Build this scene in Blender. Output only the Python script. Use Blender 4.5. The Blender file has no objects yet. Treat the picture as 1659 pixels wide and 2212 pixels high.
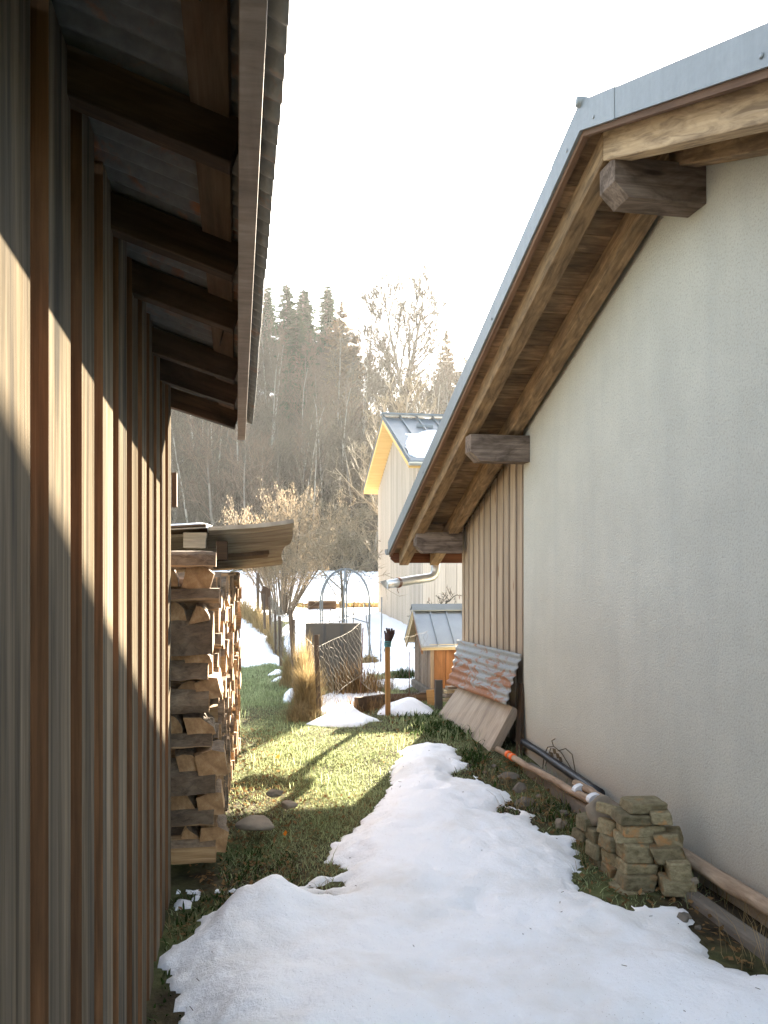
import bpy, math, random
import numpy as np
from mathutils import Vector
R = math.radians
random.seed(7)
SC = bpy.context.scene
COL = SC.collection
EYE = 1.7
# ------------------------------------------------------------------ view frame (metres from a picture position and a depth)
F, UC, VH = 1750.0, 829.5, 1225.0
TH = math.atan((UC - 512.0) / F)
CS, SN = math.cos(TH), math.sin(TH)
def P(u, v, d):
    l = (u - UC) / F * d
    return np.array((d * SN + l * CS, d * CS - l * SN, EYE + (VH - v) / F * d))
def PZ(u, v, z): return P(u, v, (EYE - z) * F / (v - VH))
def PX(u, v, x): return P(u, v, x / (SN + (u - UC) / F * CS))

# ------------------------------------------------------------------ numeric noise and terrain
def sst(a, b, x):
    t = np.clip((x - a) / (b - a), 0, 1); return t * t * (3 - 2 * t)
def vnoise(x, y, seed=0):
    x = np.asarray(x, float); y = np.asarray(y, float)
    xi = np.floor(x); yi = np.floor(y); fx = x - xi; fy = y - yi
    fx = fx * fx * (3 - 2 * fx); fy = fy * fy * (3 - 2 * fy)
    def h(a, b):
        n = np.sin(a * 127.1 + b * 311.7 + seed * 74.7) * 43758.5453
        return n - np.floor(n)
    return ((h(xi, yi) * (1 - fx) + h(xi + 1, yi) * fx) * (1 - fy) + (h(xi, yi + 1) * (1 - fx) + h(xi + 1, yi + 1) * fx) * fy) * 2 - 1
def fbm(x, y, seed=0, o=4):
    s = 0; a = 1; t = 0
    for k in range(o):
        s = s + a * vnoise(np.asarray(x) * 2 ** k, np.asarray(y) * 2 ** k, seed + k); t += a; a *= .5
    return s / t
def g(x, y):
    x = np.asarray(x, float); y = np.asarray(y, float)
    z = -.1 + .1 * sst(4.5, 8.5, y) - .1 * sst(12, 20, y) + .3 * sst(20, 32, y) + 1.05 * sst(32, 62, y)
    crest = 24 - .14 * np.clip(x - 4, -60, 60)
    t = np.clip((y - 60) / 52, 0, 1)
    z = z + crest * (t * .75 + .25 * t * t * (3 - 2 * t)) * (y > 60)
    z = z + .02 * fbm(x * 1.3, y * 1.3, 3) * sst(-2, 3, y) + .6 * fbm(x * .12, y * .12, 5) * sst(62, 75, y)
    return z
def gz(x, y): return float(g(x, y))

# ------------------------------------------------------------------ mesh builder
class MB:
    def __init__(s): s.v = []; s.f = []; s.m = []; s.sm = []; s.bc = []; s.rn = []; s.n = 0
    def add(s, V, Fc, mat=0, grain=(0, 0, 1), rnd=None, smooth=False, off=True, bc=None):
        V = np.asarray(V, float)
        if bc is None:
            gx = np.asarray(grain, float); gx = gx / np.linalg.norm(gx)
            a = np.array((0, 0, 1.)) if abs(gx[2]) < .9 else np.array((1., 0, 0))
            gy = np.cross(a, gx); gy /= np.linalg.norm(gy); gw = np.cross(gx, gy)
            q = V if off else V - V.mean(0)
            bc = np.stack((q @ gx, q @ gy, q @ gw), 1)
            if off: bc = bc - bc.mean(0) + np.array((random.uniform(0, 50), random.uniform(0, 9), random.uniform(0, 9)))
        r = random.random() if rnd is None else rnd
        s.v.append(V); s.bc.append(bc); s.rn.append(np.full(len(V), r) if np.isscalar(r) else r)
        s.f += [tuple(i + s.n for i in f) for f in Fc]
        s.m += [mat] * len(Fc) if np.isscalar(mat) else list(mat)
        s.sm += [smooth] * len(Fc); s.n += len(V)
    def box(s, x0, x1, y0, y1, z0, z1, **k):
        V = [(x, y, z) for z in (z0, z1) for y in (y0, y1) for x in (x0, x1)]
        s.add(V, [(0, 2, 3, 1), (4, 5, 7, 6), (0, 1, 5, 4), (2, 6, 7, 3), (0, 4, 6, 2), (1, 3, 7, 5)], **k)
    def beam(s, p0, p1, w, h, up=(0, 0, 1), taper=1.0, **k):
        p0 = np.asarray(p0, float); p1 = np.asarray(p1, float)
        L = p1 - p0; L = L / np.linalg.norm(L)
        sd = np.cross(L, up); sd /= np.linalg.norm(sd); u = np.cross(sd, L)
        V = []
        for p, t in ((p0, 1), (p1, taper)):
            for a, b in ((-1, -1), (1, -1), (1, 1), (-1, 1)): V.append(p + sd * w / 2 * a * t + u * h / 2 * b * t)
        k.setdefault('grain', L)
        s.add(V, [(3, 2, 1, 0), (4, 5, 6, 7), (0, 1, 5, 4), (1, 2, 6, 5), (2, 3, 7, 6), (3, 0, 4, 7)], **k)
    def prism(s, poly, o, ex, ey, ez, **k):
        o, ex, ey, ez = (np.asarray(q, float) for q in (o, ex, ey, ez)); n = len(poly)
        V = [o + ex * a + ey * b for a, b in poly] + [o + ex * a + ey * b + ez for a, b in poly]
        Fc = [tuple(range(n))[::-1], tuple(range(n, 2 * n))] + [(i, (i + 1) % n, n + (i + 1) % n, n + i) for i in range(n)]
        if np.dot(np.cross(ex, ey), ez) < 0: Fc = [f[::-1] for f in Fc]
        s.add(V, Fc, **k)
    def tube(s, pts, rad, n=6, cap=True, smooth=True, mat=0, rnd=None):
        pts = np.asarray(pts, float); m = len(pts)
        rad = np.full(m, rad) if np.isscalar(rad) else np.asarray(rad, float)
        T = np.gradient(pts, axis=0); T /= np.linalg.norm(T, axis=1)[:, None] + 1e-12
        a = np.array((0, 0, 1.)) if abs(T[0][2]) < .9 else np.array((1., 0, 0))
        nx = np.cross(T[0], a); nx /= np.linalg.norm(nx); V = []; B = []; ln = random.uniform(0, 40)
        ang = np.arange(n) * 2 * math.pi / n
        for i in range(m):
            nx = nx - T[i] * np.dot(nx, T[i]); nx /= np.linalg.norm(nx) + 1e-12
            ny = np.cross(T[i], nx)
            if i: ln += np.linalg.norm(pts[i] - pts[i - 1])
            V.append(pts[i] + rad[i] * (np.cos(ang)[:, None] * nx + np.sin(ang)[:, None] * ny))
            B.append(np.stack((np.full(n, ln), np.cos(ang) * rad[0], np.sin(ang) * rad[0]), 1))
        Fc = [(i * n + j, i * n + (j + 1) % n, (i + 1) * n + (j + 1) % n, (i + 1) * n + j) for i in range(m - 1) for j in range(n)]
        if cap: Fc += [tuple(range(n))[::-1], tuple(range((m - 1) * n, m * n))]
        s.add(np.concatenate(V), Fc, mat=mat, smooth=smooth, bc=np.concatenate(B), rnd=rnd)
    def spike(s, p, d, r, mat=0, rnd=None):                        # one tapering twig
        p = np.asarray(p, float); d = np.asarray(d, float)
        a = np.array((.3, .5, .8)); x = np.cross(d, a); x /= np.linalg.norm(x) + 1e-9
        y = np.cross(d, x); y /= np.linalg.norm(y) + 1e-9
        V = [p + r * x, p + r * (-.5 * x + .87 * y), p + r * (-.5 * x - .87 * y), p + d]
        s.add(V, [(0, 1, 3), (1, 2, 3), (2, 0, 3)], mat=mat, bc=np.zeros((4, 3)) + random.random() * 9, rnd=rnd)
    def build(s, name, mats, parent=None, bevel=0, jit=0, local=False):
        V = np.concatenate(s.v) if s.v else np.zeros((0, 3))
        if parent is not None and not local:
            o = parent; off = np.zeros(3)
            while o is not None: off += np.array(o.location); o = o.parent
            V = V - off
        if jit: V = V + np.random.default_rng(len(V)).normal(0, jit, V.shape)
        me = bpy.data.meshes.new(name)
        me.from_pydata(V.tolist(), [], s.f)
        for mm in (mats if isinstance(mats, (list, tuple)) else [mats]): me.materials.append(mm)
        me.polygons.foreach_set('material_index', s.m); me.polygons.foreach_set('use_smooth', s.sm)
        at = me.attributes.new('bc', 'FLOAT_VECTOR', 'POINT'); at.data.foreach_set('vector', np.concatenate(s.bc).astype(np.float32).ravel())
        at = me.attributes.new('rnd', 'FLOAT', 'POINT'); at.data.foreach_set('value', np.concatenate(s.rn).astype(np.float32))
        me.update()
        o = bpy.data.objects.new(name, me); COL.objects.link(o)
        if parent is not None: o.parent = parent
        if bevel:
            b = o.modifiers.new('edge', 'BEVEL'); b.width = bevel; b.segments = 2; b.limit_method = 'ANGLE'; b.angle_limit = R(40)
        return o
def tag(o, label=None, cat=None, group=None, kind=None):
    for k, v in (('label', label), ('category', cat), ('group', group), ('kind', kind)):
        if v: o[k] = v
    return o
def thing(name, label, cat, loc=(0, 0, 0), group=None, kind=None):
    o = bpy.data.objects.new(name, None); COL.objects.link(o); o.location = [float(q) for q in loc]; o.empty_display_size = .1
    return tag(o, label, cat, group, kind)
def copy_tree(o, parent=None):
    c = o.copy(); COL.objects.link(c); c.parent = parent
    for ch in [q for q in o.children if q is not c]: copy_tree(ch, c)
    return c

# ------------------------------------------------------------------ materials
class N:
    def __init__(s, name):
        s.mat = bpy.data.materials.new(name); s.mat.use_nodes = True; s.t = s.mat.node_tree
        s.b = s.t.nodes['Principled BSDF']; s.out = s.t.nodes['Material Output']
    def n(s, typ, **k):
        q = s.t.nodes.new('ShaderNode' + typ)
        for a, v in k.items(): setattr(q, a, v)
        return q
    def l(s, a, b): s.t.links.new(a, b)
    def attr(s, nm): return s.n('Attribute', attribute_name=nm)
    def val(s, sock, v):
        if hasattr(v, 'links') or hasattr(v, 'is_linked'): s.l(v, sock)
        else: sock.default_value = v
    def math(s, op, a, b=0, c=0, clamp=False):
        q = s.n('Math', operation=op, use_clamp=clamp)
        for i, v in enumerate((a, b, c)):
            if i < len(q.inputs): s.val(q.inputs[i], v)
        return q.outputs[0]
    def mapping(s, vec, scale=(1, 1, 1), loc=(0, 0, 0)):
        q = s.n('Mapping'); s.l(vec, q.inputs[0]); q.inputs['Scale'].default_value = scale; q.inputs['Location'].default_value = loc
        return q.outputs[0]
    def noise(s, vec, scale=1, detail=5, rough=.6, dist=0):
        q = s.n('TexNoise'); s.l(vec, q.inputs['Vector'])
        q.inputs['Scale'].default_value = scale; q.inputs['Detail'].default_value = detail
        q.inputs['Roughness'].default_value = rough; q.inputs['Distortion'].default_value = dist
        return q.outputs[0]
    def ramp(s, fac, stops):
        q = s.n('ValToRGB'); s.l(fac, q.inputs[0]); e = q.color_ramp.elements
        while len(e) < len(stops): e.new(.5)
        for el, (p, c) in zip(e, stops): el.position = p; el.color = (*c, 1) if len(c) == 3 else c
        return q.outputs[0]
    def mix(s, fac, a, b, mode='MIX'):
        q = s.n('Mix', data_type='RGBA', blend_type=mode)
        s.val(q.inputs[0], fac)
        for i, v in ((6, a), (7, b)):
            if isinstance(v, tuple): q.inputs[i].default_value = (*v, 1)
            else: s.l(v, q.inputs[i])
        return q.outputs[2]
    def bump(s, h, strength=.3, dist=.01):
        q = s.n('Bump'); s.l(h, q.inputs['Height']); q.inputs['Strength'].default_value = strength; q.inputs['Distance'].default_value = dist
        s.l(q.outputs[0], s.b.inputs['Normal'])
    def color(s, c):
        if isinstance(c, tuple): s.b.inputs['Base Color'].default_value = (*c, 1)
        else: s.l(c, s.b.inputs['Base Color'])
    def rough(s, v): s.val(s.b.inputs['Roughness'], v)
    def obj(s): return s.n('TexCoord').outputs['Object']
    def rndmul(s, col, lo, hi):
        m = s.n('MapRange'); s.l(s.attr('rnd').outputs['Fac'], m.inputs[0]); m.inputs[3].default_value = lo; m.inputs[4].default_value = hi
        q = s.n('HueSaturation'); s.l(col, q.inputs['Color']); s.l(m.outputs[0], q.inputs['Value'])
        return q.outputs[0]
def mult(c, k): return tuple(q * k for q in c)
def wood(name, dark, light, stain=None, amt=.5, grain=(1.2, 38, 38), sc2=(.9, 6, 6), var=(.75, 1.2), rough=.82, bump=.35, bd=.004, knots=None, spec=.12):
    m = N(name); v = m.attr('bc').outputs['Vector']
    n1 = m.noise(m.mapping(v, grain), 1, 6, .65, .4)
    c = m.ramp(n1, [(.28, dark), (.5, tuple((a + b) / 2 for a, b in zip(dark, light))), (.72, light)])
    if stain:
        n2 = m.noise(m.mapping(v, sc2, (3, 1, 2)), 1, 5, .6, .8)
        f = m.ramp(n2, [(.40, (0, 0, 0)), (.66, (1, 1, 1))])
        f2 = m.math('MULTIPLY', f, amt)
        c = m.mix(f2, c, m.mix(n1, mult(stain, .55), mult(stain, 1.3)))
    if knots:
        vo = m.n('TexVoronoi'); m.l(m.mapping(v, (1.7, 7, 7)), vo.inputs['Vector']); vo.inputs['Scale'].default_value = 1
        kf = m.ramp(vo.outputs['Distance'], [(.07, (1, 1, 1)), (.14, (0, 0, 0))])
        c = m.mix(m.math('MULTIPLY', kf, .8), c, knots)
    m.color(m.rndmul(c, *var)); m.rough(rough); m.b.inputs['Specular IOR Level'].default_value = spec
    m.bump(n1, bump, bd)
    return m.mat
def plain(name, c, rough=.7, metal=0, var=None, nsc=8, spread=.35, bump=0, spec=.3):
    m = N(name); n = m.noise(m.obj(), nsc, 6, .6)
    col = m.mix(n, mult(c, 1 - spread), tuple(min(1, q) for q in mult(c, 1 + spread)))
    if var: col = m.rndmul(col, *var)
    m.color(col); m.rough(rough); m.b.inputs['Metallic'].default_value = metal; m.b.inputs['Specular IOR Level'].default_value = spec
    if bump: m.bump(n, bump, .01)
    return m.mat
def leafy(name, c1, c2, trans=.5, var=(.5, 1.4)):
    m = N(name); c = m.rndmul(m.mix(m.noise(m.obj(), 2.3, 3), c1, c2), *var)
    d = m.n('BsdfDiffuse'); t = m.n('BsdfTranslucent'); x = m.n('MixShader'); x.inputs[0].default_value = trans
    m.l(c, d.inputs[0]); m.l(c, t.inputs[0]); m.l(d.outputs[0], x.inputs[1]); m.l(t.outputs[0], x.inputs[2]); m.l(x.outputs[0], m.out.inputs[0])
    return m.mat

M = {}
M['shed_face'] = wood('shed_board_weathered', (.065, .053, .037), (.27, .22, .158), (.052, .051, .048), .8, (.8, 26, 26), (.5, 9, 9), (.7, 1.2), .95, .7, .005, spec=.0)
M['shed_edge'] = wood('shed_board_edge', (.10, .05, .023), (.24, .122, .058), (.05, .03, .018), .6, (1.2, 60, 60), (1.4, 14, 14), (.8, 1.2))
M['shed_old'] = wood('shed_rafter_old', (.03, .02, .013), (.095, .06, .036), (.016, .013, .01), .8, (2, 40, 40), (3, 9, 9))
M['shed_lath'] = wood('shed_lath', (.08, .058, .038), (.19, .14, .09), (.10, .05, .025), .6, (2, 40, 40), (4, 9, 9))
M['fascia'] = wood('fascia_sawn', (.20, .17, .14), (.36, .31, .26), (.14, .11, .09), .4, (30, 6, 6), (2, 9, 9))
M['soffit'] = wood('soffit_boards', (.125, .078, .042), (.33, .215, .12), (.075, .052, .034), .75, (3.2, 45, 45), (4, 10, 10), (.6, 1.2))
M['rafter'] = wood('rafter_weathered', (.15, .095, .05), (.35, .24, .135), (.09, .065, .042), .75, (3, 40, 40), (5, 16, 16), (.9, 1.05))
M['rafter_pale'] = wood('rafter_pale', (.33, .23, .13), (.52, .40, .255), (.12, .08, .05), .7, (1.5, 45, 45), (4, 24, 24), (.95, 1.05))
M['purlin'] = wood('purlin_grey', (.085, .06, .045), (.235, .185, .145), (.05, .036, .027), .85, (2, 45, 45), (4, 9, 9), (.95, 1.05), knots=(.03, .022, .018))
M['barge'] = wood('barge_strip', (.115, .068, .042), (.24, .145, .09), (.06, .035, .025), .5)
M['clad'] = wood('larch_cladding', (.28, .21, .145), (.47, .375, .27), (.25, .19, .135), .6, (1.0, 60, 60), (.8, 14, 14), (.85, 1.1), knots=(.16, .075, .035))
M['fasc_dark'] = wood('gutter_board_dark', (.05, .022, .012), (.14, .055, .025), None)
M['new_soffit'] = wood('new_spruce_boards', (.62, .38, .13), (.80, .55, .23), None, 0, (1.2, 30, 30), var=(.92, 1.05))
M['new_wall'] = wood('larch_battens', (.58, .48, .37), (.74, .63, .50), None, 0, (.8, 30, 30), var=(.85, 1.1))
M['new_plank'] = wood('pine_planks', (.54, .42, .31), (.70, .57, .44), None, 0, (.8, 30, 30), var=(.9, 1.08), knots=(.2, .07, .04))
M['hutch_wall'] = wood('hutch_boards', (.13, .09, .06), (.34, .255, .18), (.08, .06, .045), .6, (1.2, 45, 45), (1.5, 14, 14), (.6, 1.25))
M['hutch_door'] = wood('hutch_door_varnished', (.165, .07, .028), (.34, .155, .064), (.11, .035, .012), .6, (1.2, 30, 30), (2, 7, 7), (.85, 1.1), .5, knots=(.05, .02, .01))
M['hutch_pale'] = wood('hutch_bargeboard', (.40, .30, .17), (.58, .46, .28), None)
M['ply'] = wood('weathered_ply', (.27, .215, .16), (.45, .37, .285), (.20, .155, .12), .6, (2.5, 50, 50), (2, 7, 7), (.97, 1.03))
M['pole'] = wood('bare_pole', (.24, .165, .105), (.50, .385, .275), (.15, .10, .065), .6, (4, 30, 30), (3, 9, 9))
M['stake'] = wood('stake_wood', (.24, .12, .04), (.43, .235, .085), None)
M['post'] = wood('old_post', (.05, .036, .026), (.14, .10, .07), None)
M['bed'] = wood('bed_board', (.06, .035, .02), (.16, .095, .055), (.03, .02, .014), .7)
M['deck'] = wood('grooved_decking', (.20, .185, .15), (.38, .35, .29), (.09, .07, .05), .55, (1, 30, 30), (2, 12, 12))
M['cover_dark'] = wood('cover_batten', (.04, .028, .02), (.12, .085, .06), None)

m = N('log_split'); v = m.attr('bc').outputs['Vector']
n1 = m.noise(m.mapping(v, (3, 60, 60)), 1, 5, .6, .3)
m.color(m.rndmul(m.ramp(n1, [(.25, (.20, .105, .042)), (.5, (.38, .23, .105)), (.75, (.55, .38, .21))]), .6, 1.25)); m.rough(.8); m.bump(n1, .5, .006)
M['log'] = m.mat
m = N('log_cut_end'); v = m.attr('bc').outputs['Vector']
sx = m.n('SeparateXYZ'); m.l(v, sx.inputs[0])
rr = m.math('SQRT', m.math('ADD', m.math('POWER', sx.outputs[1], 2), m.math('POWER', sx.outputs[2], 2)))
rg = m.math('SINE', m.math('ADD', m.math('MULTIPLY', rr, 900), m.math('MULTIPLY', m.noise(v, 25, 3), 9)))
n2 = m.noise(v, 22, 5, .65)
c = m.ramp(n2, [(.3, (.20, .105, .042)), (.55, (.38, .225, .10)), (.75, (.50, .335, .18))])
m.color(m.rndmul(m.mix(m.math('MULTIPLY', m.math('ADD', rg, 1), .14), c, (.22, .12, .055)), .65, 1.2)); m.rough(.85); m.bump(n2, .3, .004)
M['log_end'] = m.mat
m = N('log_bark'); v = m.attr('bc').outputs['Vector']
n1 = m.noise(m.mapping(v, (14, 38, 38)), 1, 7, .7, .8); n2 = m.noise(m.mapping(v, (5, 9, 9)), 1, 4)
c = m.mix(m.ramp(n2, [(.42, (0, 0, 0)), (.65, (1, 1, 1))]), m.ramp(n1, [(.3, (.065, .042, .025)), (.7, (.25, .17, .10))]), m.ramp(n1, [(.3, (.12, .083, .052)), (.7, (.34, .255, .165))]))
m.color(m.rndmul(c, .6, 1.3)); m.rough(.9); m.bump(n1, .9, .012)
M['bark'] = m.mat

m = N('stucco'); v = m.obj()
n1 = m.noise(v, 2.2, 8, .68); n2 = m.noise(v, 75, 4, .7); n3 = m.noise(m.mapping(v, (3, 3, .35)), 1.5, 4, .6); n4 = m.noise(v, 55, 4, .75)
c = m.mix(n1, (.36, .352, .30), (.51, .50, .43)); c = m.mix(m.math('MULTIPLY', m.ramp(n3, [(.45, (0, 0, 0)), (.75, (1, 1, 1))]), .35), c, (.34, .34, .31))
c = m.mix(m.ramp(n4, [(.60, (0, 0, 0)), (.72, (1, 1, 1))]), c, (.27, .255, .215)); 
c = m.mix(m.math('MULTIPLY', m.ramp(n2, [(.35, (1, 1, 1)), (.5, (0, 0, 0))]), .6), c, (.28, .27, .24))
sx = m.n('SeparateXYZ'); m.l(v, sx.inputs[0])
hz = m.math('ADD', sx.outputs[2], m.math('MULTIPLY', m.noise(v, 2.2, 5), -.35))
splash = m.ramp(m.math('ADD', hz, .3), [(0, (1, 1, 1)), (.55, (0, 0, 0))])
c = m.mix(m.math('MULTIPLY', splash, .75), c, (.33, .265, .20))
m.color(c); m.rough(.92); m.b.inputs['Specular IOR Level'].default_value = .15; m.bump(m.math('ADD', n2, m.math('MULTIPLY', n1, .9)), .6, .009)
M['stucco'] = m.mat

def snowmat(name, dirt):
    m = N(name); v = m.obj(); n1 = m.noise(v, 38, 6, .75); n2 = m.noise(v, 7, 5, .6); n3 = m.noise(v, 1.3, 5, .6)
    c = m.mix(m.math('MULTIPLY', m.ramp(n3, [(.47, (0, 0, 0)), (.72, (1, 1, 1))]), dirt), (.90, .91, .925), (.64, .58, .49))
    n4 = m.noise(v, 130, 2, .5); c = m.mix(m.math('MULTIPLY', m.ramp(n4, [(.70, (0, 0, 0)), (.75, (1, 1, 1))]), dirt * 1.3), c, (.25, .2, .15))
    m.color(c); m.rough(.55); m.b.inputs['Specular IOR Level'].default_value = .25
    m.bump(m.math('ADD', m.math('MULTIPLY', n1, .45), n2), .75, .03)
    return m.mat
M['snow'] = snowmat('snow_old', .6); M['snow_clean'] = snowmat('snow_clean', .12)

m = N('ground_soil'); v = m.obj(); n1 = m.noise(v, 9, 7, .7); n2 = m.noise(v, .9, 4); n3 = m.noise(v, .35, 4)
c = m.mix(m.ramp(n2, [(.4, (0, 0, 0)), (.6, (1, 1, 1))]), m.ramp(n1, [(.3, (.018, .015, .009)), (.7, (.075, .055, .032))]), m.ramp(n1, [(.3, (.04, .05, .016)), (.7, (.15, .165, .065))]))
sx = m.n('SeparateXYZ'); m.l(v, sx.inputs[0])
far = m.ramp(m.math('DIVIDE', m.math('SUBTRACT', sx.outputs[1], 54), 10), [(0, (0, 0, 0)), (1, (1, 1, 1))])
m.l(far, m.n('Math').inputs[0])
c = m.mix(far, c, m.ramp(m.noise(v, 1.6, 7, .7), [(.3, (.018, .013, .009)), (.7, (.065, .046, .03))]))
m.color(c); m.rough(.95); m.b.inputs['Specular IOR Level'].default_value = .1; m.bump(n1, .8, .04)
M['ground'] = m.mat

m = N('zinc_flashing'); v = m.obj(); n1 = m.noise(m.mapping(v, (6, 14, 1.5)), 1, 5, .6); n2 = m.noise(v, 40, 4)
m.color(m.mix(n1, (.135, .15, .152), (.21, .225, .226))); m.b.inputs['Metallic'].default_value = .3; m.rough(m.math('ADD', m.math('MULTIPLY', n2, .25), .42)); m.bump(n1, .12, .01)
M['zinc'] = m.mat
m = N('sheet_rusty'); v = m.obj(); n1 = m.noise(m.mapping(v, (7, 2.0, 7)), 1, 7, .7, 1.0); n2 = m.noise(v, 30, 5)
sx = m.n('SeparateXYZ'); m.l(v, sx.inputs[0])
f = m.ramp(m.math('SUBTRACT', n1, m.math('MULTIPLY', sx.outputs[2], .35)), [(.40, (0, 0, 0)), (.48, (1, 1, 1))])
m.color(m.mix(f, m.mix(n2, (.18, .19, .185), (.31, .315, .30)), m.mix(n2, (.14, .05, .02), (.33, .14, .055)))); m.rough(.72); m.b.inputs['Metallic'].default_value = .15; m.bump(n2, .2, .004)
M['rusty'] = m.mat
m = N('roof_sheet_old'); v = m.obj(); n1 = m.noise(v, 6, 7, .7, .6); n2 = m.noise(v, 28, 5)
f = m.ramp(n1, [(.55, (0, 0, 0)), (.68, (1, 1, 1))])
m.color(m.mix(f, m.mix(n2, (.05, .054, .052), (.17, .17, .155)), m.mix(n2, (.12, .045, .02), (.30, .13, .05)))); m.rough(.7); m.bump(n2, .4, .006)
M['old_sheet'] = m.mat
M['roof_metal'] = plain('standing_seam_metal', (.145, .16, .165), .5, .35, nsc=3, spread=.2)
M['hutch_metal'] = plain('bright_roof_metal', (.30, .315, .32), .35, .7, nsc=3, spread=.25)
M['pipe'] = plain('zinc_pipe', (.50, .50, .48), .38, .7, nsc=12, spread=.2)
M['steel'] = plain('galvanised_tube', (.16, .165, .16), .55, .2, nsc=9)
M['wire'] = plain('fence_wire', (.24, .21, .16), .6, .3, nsc=20)
M['rust'] = plain('rusty_iron', (.15, .075, .045), .85, .1, nsc=30)
M['panel'] = plain('dark_coated_panel', (.085, .075, .062), .6, 0, nsc=2.5, spread=.18, bump=.05)
M['glove'] = plain('dark_glove', (.035, .018, .014), .85, nsc=40)
M['twine'] = plain('teal_twine', (.05, .16, .17), .8, nsc=40)
M['blackpipe'] = plain('black_drain_pipe', (.018, .018, .02), .45, nsc=15)
M['tape'] = plain('white_tape', (.62, .64, .66), .5, nsc=30, spread=.1)
M['orange'] = plain('orange_paint', (.75, .13, .02), .6, nsc=40, spread=.2)
M['concrete'] = plain('kerb_concrete', (.15, .13, .105), .95, nsc=7, spread=.5, bump=.6, spec=.1)
M['rock'] = plain('field_stone', (.24, .20, .15), .95, nsc=9, spread=.45, bump=.7, spec=.1)
M['nail'] = plain('nail_iron', (.03, .027, .025), .6, .4)
m = N('cut_stone'); v = m.obj(); oi = m.n('ObjectInfo'); 
va = m.n('VectorMath', operation='ADD'); m.l(v, va.inputs[0]); cx = m.n('CombineXYZ'); m.l(m.math('MULTIPLY', oi.outputs['Random'], 40), cx.inputs[0]); m.l(cx.outputs[0], va.inputs[1]); v2 = va.outputs[0]
n1 = m.noise(v2, 9, 4, .6); n2 = m.noise(m.mapping(v2, (22, 22, 34)), 1, 6, .7); n3 = m.noise(v2, 90, 3)
c = m.ramp(n2, [(.3, (.10, .082, .045)), (.7, (.25, .213, .13))])
c = m.mix(m.math('MULTIPLY', m.ramp(n1, [(.55, (0, 0, 0)), (.66, (1, 1, 1))]), .75), c, (.30, .15, .055))
q = m.n('HueSaturation'); m.l(c, q.inputs['Color']); m.l(m.math('ADD', m.math('MULTIPLY', oi.outputs['Random'], .8), .6), q.inputs['Value'])
m.color(q.outputs[0]); m.rough(.95); m.b.inputs['Specular IOR Level'].default_value = .12; m.bump(m.math('ADD', n2, m.math('MULTIPLY', n3, .5)), .7, .008)
M['stone'] = m.mat
M['grass'] = leafy('grass_blades', (.19, .25, .10), (.42, .44, .25), .5, (.55, 1.45))
M['weed'] = leafy('weed_leaves', (.022, .045, .012), (.05, .08, .022), .35)
M['dry'] = leafy('dry_grass', (.23, .16, .07), (.38, .285, .15), .45, (.5, 1.3))
M['litter'] = leafy('leaf_litter', (.16, .085, .035), (.30, .19, .09), .3, (.4, 1.3))
M['orange_leaf'] = leafy('orange_leaf', (.62, .17, .02), (.7, .22, .03), .4, (.9, 1.1))
M['trunk'] = plain('bark_grey', (.17, .145, .115), .95, nsc=3, spread=.4, spec=.1)
M['trunk_pale'] = plain('bark_pale', (.27, .24, .195), .95, nsc=3, spread=.35, spec=.1)
M['twig'] = plain('twigs_brown', (.115, .092, .062), .9, var=(.6, 1.35), nsc=.6, spread=.25, spec=.1)
M['twig_red'] = plain('twigs_reddish', (.14, .098, .066), .9, var=(.6, 1.3), nsc=.6, spread=.25, spec=.1)
M['twig_pale'] = plain('twigs_pale', (.22, .175, .115), .75, var=(.6, 1.3), nsc=.9, spread=.25)
M['twig_dark'] = plain('fruit_wood', (.11, .09, .068), .9, var=(.7, 1.3), nsc=6, spec=.1)
M['mossy'] = plain('mossy_bark', (.13, .105, .075), .95, nsc=9, spread=.5, bump=.6, spec=.1)
M['catkin'] = leafy('catkins', (.22, .165, .105), (.32, .25, .17), .4, (.7, 1.2))
M['needle'] = leafy('spruce_needles', (.022, .050, .026), (.045, .082, .036), .25, (.6, 1.4))
M['needle_dry'] = leafy('larch_twigs', (.22, .15, .085), (.28, .19, .11), .3, (.6, 1.3))
# ================================================================== SHED ON THE LEFT
shed = thing('wooden_shed', 'tall dark weathered shed of vertical boards with a rusty corrugated eave, filling the left edge', 'shed', (-.8, 2, -.1))
def zw(y): return 1.7 + .99 - .05 * (y - 1.8)
def zf(y): return 1.7 + .871 - .042 * (y - 1.8)
YE = 4.6
us = [(102.7, 150.4), (177.7, 204.3), (223.4, 244.9), (255.8, 273.4), (286.3, 298.8)]
bat = [(PX(a, 1300, -.35)[1], PX(b, 1300, -.35)[1]) for a, b in us]
y = bat[0][0] - .31
far0 = PX(63.7, 1300, -.35)[1]
bat.insert(0, (far0 - .19, far0))
while bat[0][0] > -1.6: bat.insert(0, (bat[0][0] - .31, bat[0][0] - .31 + random.uniform(.16, .19)))
y = bat[-1][1] + .125
while y < YE - .05:
    w = random.uniform(.15, .19); bat.append((y, min(y + w, YE))); y += w + random.uniform(.11, .135)
wl = MB(); wl.box(-.43, -.38, -1.7, YE, -.35, 2.75, mat=1, grain=(0, 0, 1))
for a, b in bat:
    x1 = -.35 + random.uniform(-.002, .002); zb = -.09 + random.uniform(-.015, .012) + .03 * (a > 3.2)
    V = [(x, yy, z) for z in (zb, 2.78) for yy in (a, b) for x in (-.38, x1)]
    r = random.random()
    for fc, mt in (((0, 1, 5, 4), 1), ((2, 6, 7, 3), 1), ((1, 3, 7, 5), 0), ((0, 2, 3, 1), 0), ((4, 5, 7, 6), 0)):
        wl.add([V[i] for i in fc], [(0, 1, 2, 3)], mat=mt, grain=(0, 0, 1), rnd=r)
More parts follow.
